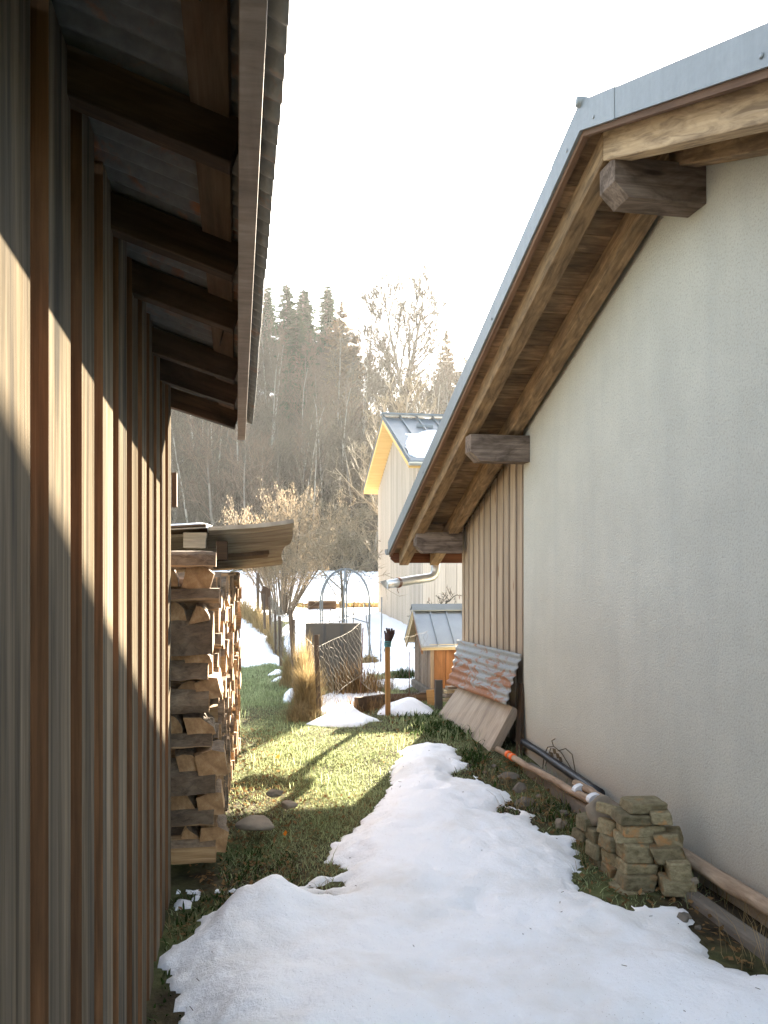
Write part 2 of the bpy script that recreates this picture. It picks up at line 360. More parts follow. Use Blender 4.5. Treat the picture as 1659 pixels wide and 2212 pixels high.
wl.build('board_wall', [M['shed_face'], M['shed_edge']], shed)
ew = MB(); ew.box(-3, -.431, YE - .05, YE - .001, -.35, 3.2, grain=(0, 0, 1)); ew.box(-3.05, -3, -1.7, YE, -.35, 3.2, grain=(0, 0, 1)); ew.box(-3, -.431, -1.7, -1.65, -.35, 3.2, grain=(0, 0, 1))
ew.build('end_wall', M['shed_face'], shed)
kb = MB(); kb.box(-.352, -.325, YE - .03, YE + .035, 2.03, 2.22); kb.build('corner_block', M['post'], shed, bevel=.004)
for yr in (-1.1, -.5, .1, .66, 1.22, 1.81, 2.425, 2.90, 3.56, 4.0, 4.52):
    h = .10; r_ = MB()
    p0 = np.array((-.66, yr, zw(yr) + .105 + h / 2)); p1 = np.array((.001, yr, zf(yr) + h / 2))
    r_.beam(p0, p1, .062, h); r_.build('rafter', M['shed_old'], shed, bevel=.003)
def zs(x, y): return zf(y) + .118 - .34 * x - .012 * sst(0, .09, x)
for xa, xb in ((-.098, -.012), (-.52, -.40)):
    l_ = MB(); l_.beam(((xa + xb) / 2, -1.6, zs((xa + xb) / 2, -1.6) - .018), ((xa + xb) / 2, YE, zs((xa + xb) / 2, YE) - .018), xb - xa, .018, up=(.33, 0, 1)); l_.build('lath', M['shed_lath'], shed)
fa = MB(); fa.beam((.0245, -1.7, zf(-1.7) + .02), (.0245, YE + .03, zf(YE + .03) + .02), .043, .118); fa.build('fascia_board', M['fascia'], shed, bevel=.002)
for yy, xx in ((1.33, -.045), (3.18, -.05), (3.62, -.04)):
    n_ = MB(); p = np.array((xx, yy, zs(xx, yy) - .03)); n_.tube([p, p + (-.01, .02, -.035), p + (-.016, .05, -.052)], .0028, 5); n_.build('nail', M['nail'], shed)
ys = np.arange(-1.75, YE + .10, .0095); xs = np.concatenate([np.linspace(-3.2, -.1, 10), np.linspace(-.07, .0885, 9)])
X, Y = np.meshgrid(xs, ys); 
Z = np.array([[zs(x, yy) for x in xs] for yy in ys]) + .0105 * np.sin(Y / .076 * 2 * math.pi) + .002 * fbm(X * 9, Y * 9, 4)
X = X + (X > .05) * .004 * fbm(Y * 3, Y * 0, 9)
V = np.stack((X, Y, Z), 2).reshape(-1, 3); nx = len(xs); ny = len(ys)
cr = MB(); cr.add(V, [(j * nx + i, j * nx + i + 1, (j + 1) * nx + i + 1, (j + 1) * nx + i) for j in range(ny - 1) for i in range(nx - 1)], smooth=True)
o = cr.build('corrugated_roof', M['old_sheet'], shed); sm = o.modifiers.new('thick', 'SOLIDIFY'); sm.thickness = .002

# ================================================================== HOUSE ON THE RIGHT
house = thing('stucco_house', 'grey stucco house with metal roof and larch cladding, filling the right side', 'house', (5, 4, 0))
RY, RZ, SL = 4.277, 1.7 + 2.598, .389
XV = 1.895
def zr(y): return RZ - SL * abs(y - RY)
YF, YN = 10.17, -1.62
def gable(a, b, dz, zb, gap=0):                                   # polygon (y,z) under the roof between y=a and y=b
    pts = [(a, zb), (b, zb), (b, zr(b) + dz)]
    if a < RY < b: pts.append((RY, zr(RY) + dz))
    return pts + [(a, zr(a) + dz)]
EX, EY, EZ = (1, 0, 0), (0, 1, 0), (0, 0, 1)
w = MB(); w.prism(gable(-1.0, 7.13, -.17, -.5), (2.6, 0, 0), EY, EZ, (.25, 0, 0)); w.build('stucco_wall', M['stucco'], house, bevel=.012)
w = MB(); w.prism(gable(7.131, 9.42, -.17, -.3), (2.675, 0, 0), EY, EZ, (.17, 0, 0))
w.build('backing_wall', M['cover_dark'], house)
cl = MB(); y = 9.42; k = 0
while y > 7.25:
    wd = random.uniform(.185, .235) if k else .13
    y0 = max(y - wd, 7.21); zt = min(zr(y), zr(y0))
    V = []
    for x in (2.675, 2.662 + random.uniform(-.002, .002)): V += [(x, y0 + .047, -.05), (x, y - .006, -.05), (x, y - .006, zr(y - .006) - .172), (x, y0 + .047, zr(y0 + .047) - .172)]
    cl.add(V, [(4, 5, 6, 7), (0, 4, 7, 3), (1, 2, 6, 5), (3, 7, 6, 2), (0, 1, 5, 4)], grain=EZ)
    # a slim cover batten's shadow gap
    y = y0; k += 1
cl.box(2.63, 2.66, 7.150, 7.205, -.1, zr(7.2) - .172, grain=EZ, rnd=.3)
cl.build('larch_cladding', M['clad'], house)
w = MB()
w.box(2.85, 9, 9.30, 9.41, -.3, zr(9.35) - .2, grain=EZ); w.box(2.85, 9, -1.0, -.85, -.3, zr(-.9) - .2, grain=EZ); w.prism(gable(-.85, 9.3, -.2, -.3), (8.9, 0, 0), EY, EZ, (.1, 0, 0))
w.build('outer_wall', M['stucco'], house)
for s, ye in ((1, YF), (-1, YN)):
    def band(t0, t1, x0, x1, a=RY, b=ye):                          # slab following the slope between heights t0..t1 under the roof line
        return [(a, zr(a) + t0), (b, zr(b) + t0), (b, zr(b) + t1), (a, zr(a) + t1)], (x0, 0, 0), EY, EZ, (x1 - x0, 0, 0)
    gr = (0, s, -SL)
    r_ = MB(); r_.prism(*band(-.022, 0, XV + .02, 9.3), grain=gr); r_.build('roof_sheet', M['zinc'], house)
    r_ = MB(); r_.prism(*band(-.145, .014, XV, XV + .014), grain=gr)
    r_.prism(*band(-.148, .017, XV - .003, XV + .016, RY + .0 * s, RY + .42 * s), grain=gr)
    for q in (.18, 1.6, 3.9): 
        yy = RY + s * q; p = np.array((XV, yy, zr(yy) - .10)); r_.tube([p, p + (-.006, 0, 0)], .011, 8)
    r_.build('verge_flashing', M['zinc'], house)
    r_ = MB(); r_.prism(*band(-.178, -.035, XV + .018, XV + .052), grain=gr); r_.build('barge_strip', M['barge'], house)
    sb = MB(); y = RY
    while abs(y - RY) < abs(ye - RY) - .02:
        wd = random.uniform(.15, .2) * s; b = y + wd
        if abs(b - RY) > abs(ye - RY): b = ye
        dz = random.uniform(-.003, .001)
        sb.prism(*band(-.142 + dz, -.122, XV + .055, 2.72, y + .003 * s, b - .003 * s), grain=EX); y = b
    sb.build('soffit_boarding', M['soffit'], house)
    fl = MB(); fl.prism(*band(-.120, -.024, XV + .055, 9.2), grain=gr); fl.build('roof_deck', M['cover_dark'], house)
    for x0, x1, dd in ((2.03, 2.15, .165), (2.43, 2.55, .165)):
        pale = (s < 0 and x0 < 2.2)
        r_ = MB(); r_.prism(*band(-.143 - dd, -.1425, x0, x1, RY + .002 * s, ye - .06 * s), grain=gr); r_.build('rafter', M['rafter_pale' if pale else 'rafter'], house, bevel=.006)
rc = MB(); rc.tube([(XV - .02, RY, RZ + .012), (9.3, RY, RZ + .012)], .03, 10); rc.build('ridge_cap', M['zinc'], house)
for y0, y1, zt, zb in ((4.16, 4.35, 3.965, 3.743), (6.95, 7.13, 2.885, 2.647), (9.16, 9.34, 2.108, 1.862), (1.42, 1.60, 2.885, 2.647), (-.8, -.62, 2.108, 1.862)):
    pl = MB(); pl.prism([(2.045, zt), (2.045, zb + .085), (2.13, zb), (2.598, zb), (2.598, zt)], (0, y0, 0), EX, EZ, (0, y1 - y0, 0), grain=EX)
    pl.build('purlin', M['purlin'], house, bevel=.004)
gb = MB(); gb.prism([(1.925, 1.935), (1.925, 1.80), (1.98, 1.752), (9.2, 1.752), (9.2, 1.935)], (0, 10.12, 0), EX, EZ, (0, .03, 0), grain=EX); gb.build('gutter_board', M['fasc_dark'], house)
gu = MB(); a = np.linspace(math.pi, 2 * math.pi, 9)
pr = [(10.235 + .075 * math.cos(q), 1.93 + .075 * math.sin(q)) for q in a] + [(10.235 + .068 * math.cos(q), 1.93 + .068 * math.sin(q)) for q in a[::-1]]
gu.prism(pr, (1.88, 0, 0), EY, EZ, (7.3, 0, 0)); gu.build('gutter', M['zinc'], house)
pp = [(2.545, 10.27, 1.88), (2.545, 10.27, 1.66)] + [(2.545 - .10 * (1 - math.cos(t)), 10.27 - .01 * t, 1.66 - .10 * math.sin(t)) for t in (.35, .7, 1.05, 1.35)] + [(2.25, 10.24, 1.535), (2.05, 10.23, 1.502), (1.89, 10.22, 1.475)]
dp = MB(); dp.tube(pp, .058, 14, cap=False); o = dp.build('rain_pipe', M['pipe'], house); q = o.modifiers.new('t', 'SOLIDIFY'); q.thickness = .004
ti = MB()
for k in range(3):
    a = np.linspace(0, 2 * math.pi, 13); ti.tube([(2.03 + .012 * k - .03 * math.cos(t), 10.23 + .062 * math.cos(t) * .9, 1.50 + .064 * math.sin(t)) for t in a], .005, 5, cap=False)
ti.tube([(2.03, 10.17, 1.45), (2.02, 10.16, 1.40), (2.035, 10.16, 1.37)], .004, 4); ti.build('wire_tie', M['rust'], o)
tn = MB(); tn.add([(1.89, 10.165, 1.50), (1.885, 10.21, 1.54), (1.80, 10.19, 1.515), (1.83, 10.18, 1.47), (1.85, 10.17, 1.44), (1.89, 10.2, 1.43)], [(0, 1, 2, 3, 4, 5)]); q = tn.build('torn_end', M['pipe'], o); q.modifiers.new('t', 'SOLIDIFY').thickness = .003

# ------------------------------------------------------------------ things leaning on the house
t = thing('corrugated_sheet', 'rust-streaked corrugated metal sheet leaning on the larch cladding', 'metal sheet', (2.5, 8.2, .4))
nu, nv = 40, 97; TL, TR, BR, BL = (np.array(q) for q in ((2.60, 9.36, .83), (2.61, 7.20, .885), (2.44, 7.12, .43), (2.43, 9.22, .33)))
V = []
nrm = np.cross(TR - TL, BL - TL); nrm /= np.linalg.norm(nrm); nrm *= -np.sign(nrm[0])
for j in range(nv):
    for i in range(nu):
        a, b = i / (nu - 1), j / (nv - 1)
        p = (TL * (1 - a) + TR * a) * (1 - b) + (BL * (1 - a) + BR * a) * b
        V.append(p - nrm * -.010 * math.sin(b * 2 * math.pi * 6.5 + .4) + nrm * .012 * float(vnoise(a * 4, b * 3, 5)) * (-1))
ms = MB(); ms.add(V, [(j * nu + i, j * nu + i + 1, (j + 1) * nu + i + 1, (j + 1) * nu + i) for j in range(nv - 1) for i in range(nu - 1)], smooth=True)
o = ms.build('sheet', M['rusty'], t); o.modifiers.new('t', 'SOLIDIFY').thickness = .002
t = thing('wooden_slab', 'thick greyed wooden board leaning below the rusty sheet, its lower edge on the ground', 'board', (2.4, 8.1, 0))
A, B = np.array((2.27, 9.05, .0)), np.array((2.30, 7.25, -.04)); A2, B2 = np.array((2.52, 9.0, .36)), np.array((2.53, 7.22, .40))
ps = MB(); nn = np.cross(B - A, A2 - A); nn /= np.linalg.norm(nn); nn *= np.sign(nn[0])
V = [A, B, B2, A2, A + nn * .085, B + nn * .085, B2 + nn * .085, A2 + nn * .085]
ps.add(V, [(0, 1, 2, 3), (7, 6, 5, 4), (0, 4, 5, 1), (1, 5, 6, 2), (2, 6, 7, 3), (3, 7, 4, 0)], grain=A2 - A)
o = ps.build('slab', M['ply'], t, bevel=.005)
for f in o.data.polygons:
    if min(f.normal @ Vector(nn), 9) < .5 and (f.normal @ Vector(nn)) < .5: f.flip
t = thing('upright_plank', 'dark weathered plank standing between the wooden slab and the stucco corner', 'plank', (2.58, 7.17, 0))
q = MB(); q.beam((2.53, 7.06, -.12), (2.60, 7.17, .62), .11, .03, up=(1, 0, 0)); q.build('plank', M['shed_old'], t, bevel=.004)
t = thing('metal_post', 'short grey-green metal profile post standing left of the wooden slab', 'post', P(944, 1540, 9.6))
q = MB(); c = P(945, 1540, 9.7); 
q.prism([(-.03, -.02), (.06, -.02), (.06, .0), (-.01, .0), (-.01, .03), (-.03, .03)], (c[0], c[1], -.05), EX, EY, (0, 0, .40)); q.build('profile', M['panel'], t, bevel=.003)
t = thing('pallet', 'small stack of broken pallet slats behind the wooden slab', 'pallet', P(968, 1520, 9.9))
for k in range(4):
    q = MB(); c = P(972, 1512 - 9 * k, 9.75); q.beam(c + (-.09 + .015 * k, 0, 0), c + (.3, .05, .0), .09, .03); q.build('slat', M['ply' if k % 2 else 'hutch_pale'], t, bevel=.003)

# ------------------------------------------------------------------ poles, kerb and drain pipe along the foot of the wall
def pole(name, label, cat, pts, r, mat, n=10, wob=.0035):
    t = thing(name, label, cat, pts[0]); q = MB(); pts = [np.array(p, float) for p in pts]; L = []
    for i in range(len(pts) - 1):
        for k in range(6): L.append(pts[i] + (pts[i + 1] - pts[i]) * k / 6)
    L.append(pts[-1]); L = np.array(L); rr = np.random.default_rng(len(label)); L[1:-1] += rr.normal(0, wob, (len(L) - 2, 3))
    q.tube(L, np.linspace(r, r * .85, len(L)) * (1 + rr.normal(0, .05, len(L))), n)
    return t, q.build('shaft', mat, t)
t, sh = pole('garden_stake', 'long pale stake with orange bands lying along the wall foot, taped near its end', 'stake', [(2.425, 5.17, .075), (2.37, 6.0, .07), (2.31, 7.0, .06)], .03, M['pole'])
for k, yy in enumerate((6.62, 6.72)):
    q = MB(); q.tube([(2.332 - .004 * k, yy, .066), (2.328, yy + .05, .066)], .033, 12); q.build('orange_band', M['orange'], t)
for yy in (5.22, 5.46):
    q = MB(); a = np.linspace(0, 2 * math.pi, 17)
    q.prism([(2.443 + .066 * math.cos(z), .094 + .043 * math.sin(z)) for z in a[:-1]], (0, yy, 0), EX, EZ, (0, .055, 0)); q.build('tape_wrap', M['tape'], t)
pole('garden_stake', 'shorter brown stake taped beside the pale one, end cut square next to the wall', 'stake', [(2.475, 5.13, .11), (2.45, 5.62, .11)], .03, M['pole'])
pole('drain_pipe', 'black ribbed drain pipe lying behind the stakes against the stucco wall', 'pipe', [(2.52, 5.35, .10), (2.545, 6.2, .11), (2.57, 7.1, .11)], .035, M['blackpipe'], 12, .002)
pole('log_edging', 'long barkless round log lying along the wall foot behind the stone pile', 'log', [(2.53, 4.75, .03), (2.545, 4.0, .035), (2.55, 3.0, .035), (2.55, 2.0, .03)], .045, M['pole'])
for i, (y0, y1, lb) in enumerate(((6.15, 6.6, 'grey concrete kerb slab under the far end of the taped stakes'), (5.68, 6.13, 'grey concrete kerb slab under the middle of the taped stakes'), (5.2, 5.66, 'grey concrete kerb slab under the near end of the taped stakes'), (3.3, 4.1, 'dark concrete kerb slab under the round log right of the stone pile'), (2.4, 3.25, 'dark concrete kerb slab at the right edge of the photo'))):
    t = thing('kerb_slab', lb, 'kerb slab', (2.45, y0, -.1), 'kerb slabs along the wall foot')
    q = MB(); x0 = 2.40 if i < 3 else 2.36; q.box(x0 + .012 * (i % 2), x0 + .09, y0, y1, -.3, (.03 if i < 3 else -.035) - .012 * (i % 2)); q.build('slab', M['concrete'], t, bevel=.02, jit=.009)

# ------------------------------------------------------------------ stones
def rock(name, label, cat, c, size, yaw=0, seed=0, mat='rock', block=False, tilt=0, group=None):
    import bmesh
    rg = np.random.default_rng(seed); bm = bmesh.new()
    if block:
        bmesh.ops.create_cube(bm, size=1); bmesh.ops.subdivide_edges(bm, edges=bm.edges[:], cuts=4, use_grid_fill=True)
    else: bmesh.ops.create_icosphere(bm, subdivisions=4, radius=.5)
    pn = rg.normal(0, 1, (15, 3)); pn /= np.linalg.norm(pn, axis=1)[:, None]; ph = rg.uniform(.30, .47, 15)
    sx, sy, sz = size; cc, ss = math.cos(yaw), math.sin(yaw); ct, st = math.cos(tilt), math.sin(tilt)
    sk = rg.normal(0, .07, 6)
    for v in bm.verts:
        x, y, z = v.co
        if block:
            k = max(abs(x), abs(y), abs(z)) * 2
            e = sum(1 for q in (x, y, z) if abs(q) > .49)
            f = 1 - (.0, .0, .03, .08)[e] * .5
            x, y, z = x * f, y * f, z * f
            x += sk[0] * y + sk[1] * z; y += sk[2] * z; z += sk[3] * x + sk[4] * y
            n = .028
        else:
            n = .07; q = np.array((x, y, z)) / .5; dt = pn @ q; m_ = dt > .05; rad = min(.5, float((ph[m_] / dt[m_]).min())) if m_.any() else .5; x, y, z = q * rad
        d = 1 + n * float(vnoise(x * 4 + seed, y * 4 + z * 3.1, seed % 17)) + n * .6 * float(vnoise(x * 9 + seed, y * 9 + z * 7, 3))
        x, y, z = x * d * sx, y * d * sy, z * d * sz
        x, z = x * ct - z * st, x * st + z * ct
        v.co = (x * cc - y * ss, x * ss + y * cc, z)
    me = bpy.data.meshes.new(name); bm.to_mesh(me); bm.free(); me.materials.append(M[mat])
    if not block:
        for p in me.polygons: p.use_smooth = True
    o = bpy.data.objects.new(name, me); COL.objects.link(o); o.location = [float(q) for q in c]
    if block: b = o.modifiers.new('edge', 'BEVEL'); b.width = .006; b.segments = 1; b.limit_method = 'ANGLE'; b.angle_limit = R(35)
    return tag(o, label, cat, group)
G1 = 'cut stones piled against the wall'
ST = [  # crop box of the front face, depth, yaw, tilt, how it differs
 (550, 375, 865, 460, 4.62, .10, 0, 'long flat stone block topmost on the pile'),
 (385, 405, 550, 510, 4.74, .5, -.25, 'tilted stone block leaning left of the topmost flat one'),
 (485, 465, 765, 548, 4.60, .05, 0, 'rust-faced long stone in the second course from the top'),
 (745, 450, 920, 542, 4.56, -.2, 0, 'grey-green stone at the right end of the second course'),
 (517, 550, 865, 634, 4.60, .0, 0, 'long stone in the third course with an orange right end'),
 (213, 490, 340, 597, 4.98, .3, 0, 'small square stone topmost at the left end of the pile'),
 (385, 510, 520, 668, 4.78, .6, -.25, 'pointed stone wedged on its corner in the upper left of the pile'),
 (285, 582, 392, 702, 4.90, .2, .08, 'orange-brown upright stone below the small square one'),
 (188, 600, 292, 692, 5.02, .35, -.2, 'rusty stone at the far left edge of the pile'),
 (480, 622, 790, 684, 4.60, .0, 0, 'thin flat slab in the fourth course of the pile'),
 (392, 652, 540, 762, 4.72, .25, -.06, 'stone with an orange right face below the wedged one'),
 (525, 690, 757, 836, 4.55, .02, 0, 'largest rounded square block in the middle of the pile'),
 (290, 702, 422, 822, 4.86, .3, 0, 'pale trapezoid stone low on the left side of the pile'),
 (425, 765, 522, 886, 4.72, .4, 0, 'narrow dark stone left of the chipped block'),
 (522, 836, 787, 940, 4.53, .03, 0, 'chipped stone block under the largest rounded one'),
 (322, 816, 432, 890, 4.84, .2, .05, 'small rounded stone at the lower left of the pile'),
 (405, 866, 517, 962, 4.70, .2, 0, 'small orange-spotted stone left of the big base block'),
 (519, 925, 779, 1060, 4.48, .03, 0, 'big square base block with an orange left edge'),
 (790, 600, 1015, 725, 4.52, -.35, .18, 'slanted stone with an orange top on the right of the pile'),
 (760, 705, 1032, 850, 4.46, -.3, .16, 'long slanted stone below the orange-topped one'),
 (875, 815, 1068, 990, 4.38, -.2, .12, 'tilted square slab leaning at the lower right of the pile'),
 (825, 965, 1110, 1085, 4.36, -.1, 0, 'dark base stone under the tilted slab'),
 (482, 1045, 702, 1120, 4.44, .1, 0, 'lowest stone block of the pile, half sunk in the snow'),
 (422, 960, 522, 1045, 4.66, .2, 0, 'dark base stone at the foot of the pile left of the big block'),
 (560, 470, 820, 700, 4.95, .1, 0, 'broad hidden stone in the back row of the pile near the top'),
 (560, 720, 860, 1060, 4.9, .1, 0, 'broad hidden stone in the back row of the pile near the ground'),
 (760, 850, 880, 960, 4.62, -.1, 0, 'dark stone in the shadowed gap behind the tilted slab'),
 (330, 690, 520, 1000, 5.08, .2, 0, 'dark stone standing behind the left columns of the pile'),
]
for i, (a, b, c_, d_, dep, yw, tl, lb) in enumerate(ST):
    u0, v0, u1, v1 = 1188 + .2838 * a, 1620 + .2838 * b, 1188 + .2838 * c_, 1620 + .2838 * d_
    w_, h_ = (u1 - u0) / F * dep, (v1 - v0) / F * dep
    dpt = .17 if w_ > .12 else .13
    c = P((u0 + u1) / 2, (v0 + v1) / 2, dep + dpt * .45)
    rock('cut_stone', lb, 'stone', c, (w_ * (.93 - .25 * abs(yw)), dpt, h_ * (.96 - abs(tl) * .8)), yw - .18, 11 + i, 'stone', True, tl, G1)
rock('boulder', 'rough round boulder at the back of the stone pile touching the wall', 'boulder', P(1310, 1752, 5.05), (.30, .24, .24), .4, 91, 'rock')
rock('pebble', 'pale round pebble lying right of the tilted slab', 'pebble', P(1500, 1902, 4.36), (.05, .05, .04), 0, 92)
rock('small_stone', 'pale loose stone on bare soil between the snow and the kerb slabs', 'stone', P(1209, 1780, 5.55), (.09, .08, .08), .3, 93)
rock('field_stone', 'sunlit round stone on the grass, the far one of the two', 'stone', P(594, 1713, 5.75), (.13, .10, .06), .2, 94)
rock('field_stone', 'flat half-lit stone on the grass just right of the sunlit one', 'stone', P(622, 1738, 5.6), (.14, .10, .06), -.1, 95)
rock('field_stone', 'large low stone in the shade at the foot of the firewood stack', 'stone', P(555, 1780, 5.35), (.29, .2, .11), 0, 96)
for i, (u, v, d, s_, lb) in enumerate(((1135, 1725, 6.05, (.2, .12, .13), 'dark angular stone beside the far kerb slab'), (1122, 1695, 6.4, (.16, .12, .12), 'dark stone under the orange bands of the stake'), (1120, 1748, 5.95, (.13, .1, .06), 'flat dark stone at the snow edge below the kerb'), (858 + 130, 1650, 7.1, (.16, .12, .1), 'mossy clod sticking out of the snow below the wooden slab'), (1100, 1672, 6.75, (.2, .13, .12), 'dark stone just below the far tip of the stake'))):
    rock('rubble_stone', lb, 'stone', P(u, v, d) - (0, 0, .04), s_, i * .7, 60 + i, 'concrete')

rr_ = np.random.default_rng(99)
for i in range(16):
    y_ = rr_.uniform(2.6, 6.9); x_ = 2.36 - abs(rr_.normal(0, .16)) - (.1 if y_ > 6 else 0); q = rr_.uniform(.03, .085)
    if 4.0 < y_ < 5.15 and x_ > 1.9: continue
    rock('rubble_stone', 'dark broken stone in the soil strip between the snow and the kerb slabs', 'stone', (x_, y_, float(g(x_, y_)) + q * .12), (q * 1.3, q, q * .8), rr_.uniform(0, 3), 200 + i, 'concrete', group='rubble in the soil strip along the wall')
# ================================================================== FIREWOOD STACK
GF = 'split logs in the firewood stack'
def log_mesh(kind, rg, length, size):
    if kind == 'round': pts = [(math.cos(a) * .5, math.sin(a) * .5, 1) for a in np.linspace(0, 2 * math.pi, 13)[:-1]]
    elif kind == 'half': pts = [(-.5, 0, 0)] + [(-math.cos(a) * .5, math.sin(a) * .55, 1) for a in np.linspace(.12, math.pi - .12, 8)] + [(.5, 0, 0)]
    elif kind == 'block': pts = [(-.5, -.4, 0), (.45, -.45, 0), (.5, .35, 1), (.1, .5, 1), (-.48, .38, 0)]
    else:
        sp = {'quarter': 1.5, 'wedge': 1.0}[kind]; pts = [(-.5, -.33, 0)] + [(-.5 + math.cos(a), -.33 + math.sin(a) * .95, 1) for a in np.linspace(0, sp, 6)]
    pts = [(x + rg.normal(0, .022), y + rg.normal(0, .022), b) for x, y, b in pts]
    cx = np.mean([p[0] for p in pts]); cy = np.mean([p[1] for p in pts]); n = len(pts); m = 7
    mb = MB(); V = []; B = []
    for k in range(m):
        t = k / (m - 1); sh = rg.normal(0, .012, 2); sc = 1 + rg.normal(0, .03)
        for i, (x, y, b) in enumerate(pts):
            q = rg.normal(0, .014, 2) if 0 < k < m - 1 else rg.normal(0, .005, 2)
            V.append(((x - cx) * sc * size + (sh[0] + q[0]) * size, (t - .5) * length, (y - cy) * sc * size + (sh[1] + q[1]) * size))
            B.append((t * length + 7 * rg.random() * 0, (x + .5 if kind in ('quarter', 'wedge') else x) * size, (y + .33 if kind in ('quarter', 'wedge') else y) * size))
    Fs, Ms = [], []
    for k in range(m - 1):
        for i in range(n):
            j = (i + 1) % n
            Fs.append((k * n + i, (k + 1) * n + i, (k + 1) * n + j, k * n + j)); Ms.append(1 if pts[i][2] and pts[j][2] else 0)
    mb.add(V, Fs, mat=Ms, bc=np.array(B) + np.array((rg.random() * 20, 0, 0)), rnd=rg.random())
    for k in (0, m - 1):
        ids = [k * n + i for i in range(n)]; loop = list(range(n)) if k == 0 else list(range(n))[::-1]
        mb.add([V[i] for i in ids], [tuple(loop)], mat=2, bc=np.array([B[i] for i in ids]), rnd=rg.random())
    me_o = mb.build('split_log', [M['log'], M['bark'], M['log_end']])
    return me_o
rg = np.random.default_rng(5)
KIN = ['quarter', 'wedge', 'half', 'block', 'quarter', 'half', 'wedge', 'round', 'quarter', 'block', 'wedge', 'half']
protos = {}
for L_, tg_ in ((.33, 's'), (.46, 'l')):
    for i, k in enumerate(KIN):
        o = log_mesh(k, rg, L_, .135 if tg_ == 's' else .11); protos[(tg_, i)] = o.data; bpy.data.objects.remove(o)
def put_log(kind, i, c, yaw=0, roll=0, sc=1, label='', pitch=0, szy=1):
    o = bpy.data.objects.new('split_log', protos[(kind, i % len(KIN))]); COL.objects.link(o)
    o.location = [float(q) for q in c]; o.rotation_euler = (pitch, roll, yaw); o.scale = (sc, szy, sc)
    return tag(o, label, 'log', GF)
# near end: cross-laid courses seen in the picture (centre v of each)
zc = lambda v, d=4.72: EYE + (VH - v) / F * d
longs = [(1209, 440 + 28, 'dark barked', 'under the grooved cover'), (1286, 472, 'grey barked', 'between the uppermost wedge ends'), (1364, 465, 'thick rough-barked', 'in the upper half'), (1440, 462, 'split pale-topped', 'above the half-round end'), (1512, 462, 'birch-grey barked', 'at mid-height'), (1592, 462, 'smooth grey barked', 'below two wedge ends'), (1672, 464, 'mottled', 'in the lower half'), (1755, 468, 'dark brown', 'low down'), (1824, 466, 'brown', 'lowest course of all')]
for k, (v, ue, look, where) in enumerate(longs):
    xr = PX(ue, v, -.12)[0]; z = zc(v); hgt = [38, 36, 54, 38, 38, 30, 42, 32, 32][k] / F * 4.72
    xe = P(ue, v, 4.72)[0]
    for r_ in range(2):
        lb = f'{look} log lying crosswise on the near woodpile end, {where}' if r_ == 0 else 'log lying crosswise in the second row of the firewood stack'
        put_log('l', [5, 2, 8, 0, 7, 5, 8, 2, 9][k] + (0 if r_ == 0 else 3), (xe - .235 + rg.normal(0, .012), 4.80 + .17 * r_ + rg.normal(0, .008), z), -math.pi / 2 + rg.normal(0, .04), rg.uniform(-.3, .3) if k else 0, hgt / .074 if r_ == 0 else 1.05, lb)
ends = [(1246, [(433, 'large wedge end', 3), (372, 'wedge end beside the shed', 1)]), (1322, [(440, 'flat wedge end', 1), (393, 'pointed wedge end', 4)]), (1406, [(428, 'pale rounded end', 0), (376, 'dark end beside the shed', 3)]), (1477, [(412, 'half-round ringed end', 2), (452, 'small square end', 9)]), (1555, [(433, 'thick quarter end', 0), (386, 'torn wedge end', 1)]), (1632, [(413, 'broad wedge end', 4), (458, 'splintered end', 3)]), (1718, [(405, 'quarter end with bark', 8), (455, 'dark squared end', 9)]), (1790, [(420, 'brown triangular end', 6), (462, 'grey squared end', 3)])]
for v, row in ends:
    for u, look, kd in row:
        c = P(u, v, 4.66 + .165)
        put_log('s', kd, c, rg.normal(0, .05), rg.uniform(-.35, .35), [1.1, .98, 1.08, 1.02, 1.15, 1.15, 1.1, 1.08][[1246, 1322, 1406, 1477, 1555, 1632, 1718, 1790].index(v)], f'{look} on the near woodpile face, {["top", "second", "third", "fourth", "fifth", "sixth", "seventh", "lowest"][[1246, 1322, 1406, 1477, 1555, 1632, 1718, 1790].index(v)]} row of cut ends')
# the long side: cut ends facing the path
cnt = 0
for r_ in range(14):
    y = 5.12 + rg.uniform(0, .06)
    while y < 7.75:
        xf = -.13 + (y - 4.7) * .052 + rg.normal(0, .011)
        z = .10 + r_ * .114 + rg.normal(0, .012)
        if r_ == 0: z += .01
        put_log('s', int(rg.integers(0, 12)), (xf - .165, y, z), -math.pi / 2 + rg.normal(0, .05), rg.uniform(0, 6.28) if rg.random() < .5 else rg.uniform(-.5, .5), rg.uniform(.95, 1.14), 'split log in the long side of the firewood stack, cut end facing the path')
        cnt += 1; y += rg.uniform(.118, .148)
print('logs', cnt)
bk = MB(); bk.box(-.9, -.62, 5.1, 7.9, -.1, 1.62, mat=0, grain=(0, 1, 0)); tag(bk.build('stack_light_blocker', M['bark'], bevel=.02), 'unseen filler box behind the outer log row, blocking light between the logs', 'firewood', kind='stuff')  # unseen solid box that keeps light from passing between the stacked logs
t = thing('stack_cover', 'grey grooved boards covering the firewood stack, their free end curling up over the path', 'cover', (-.25, 6.6, 1.75))
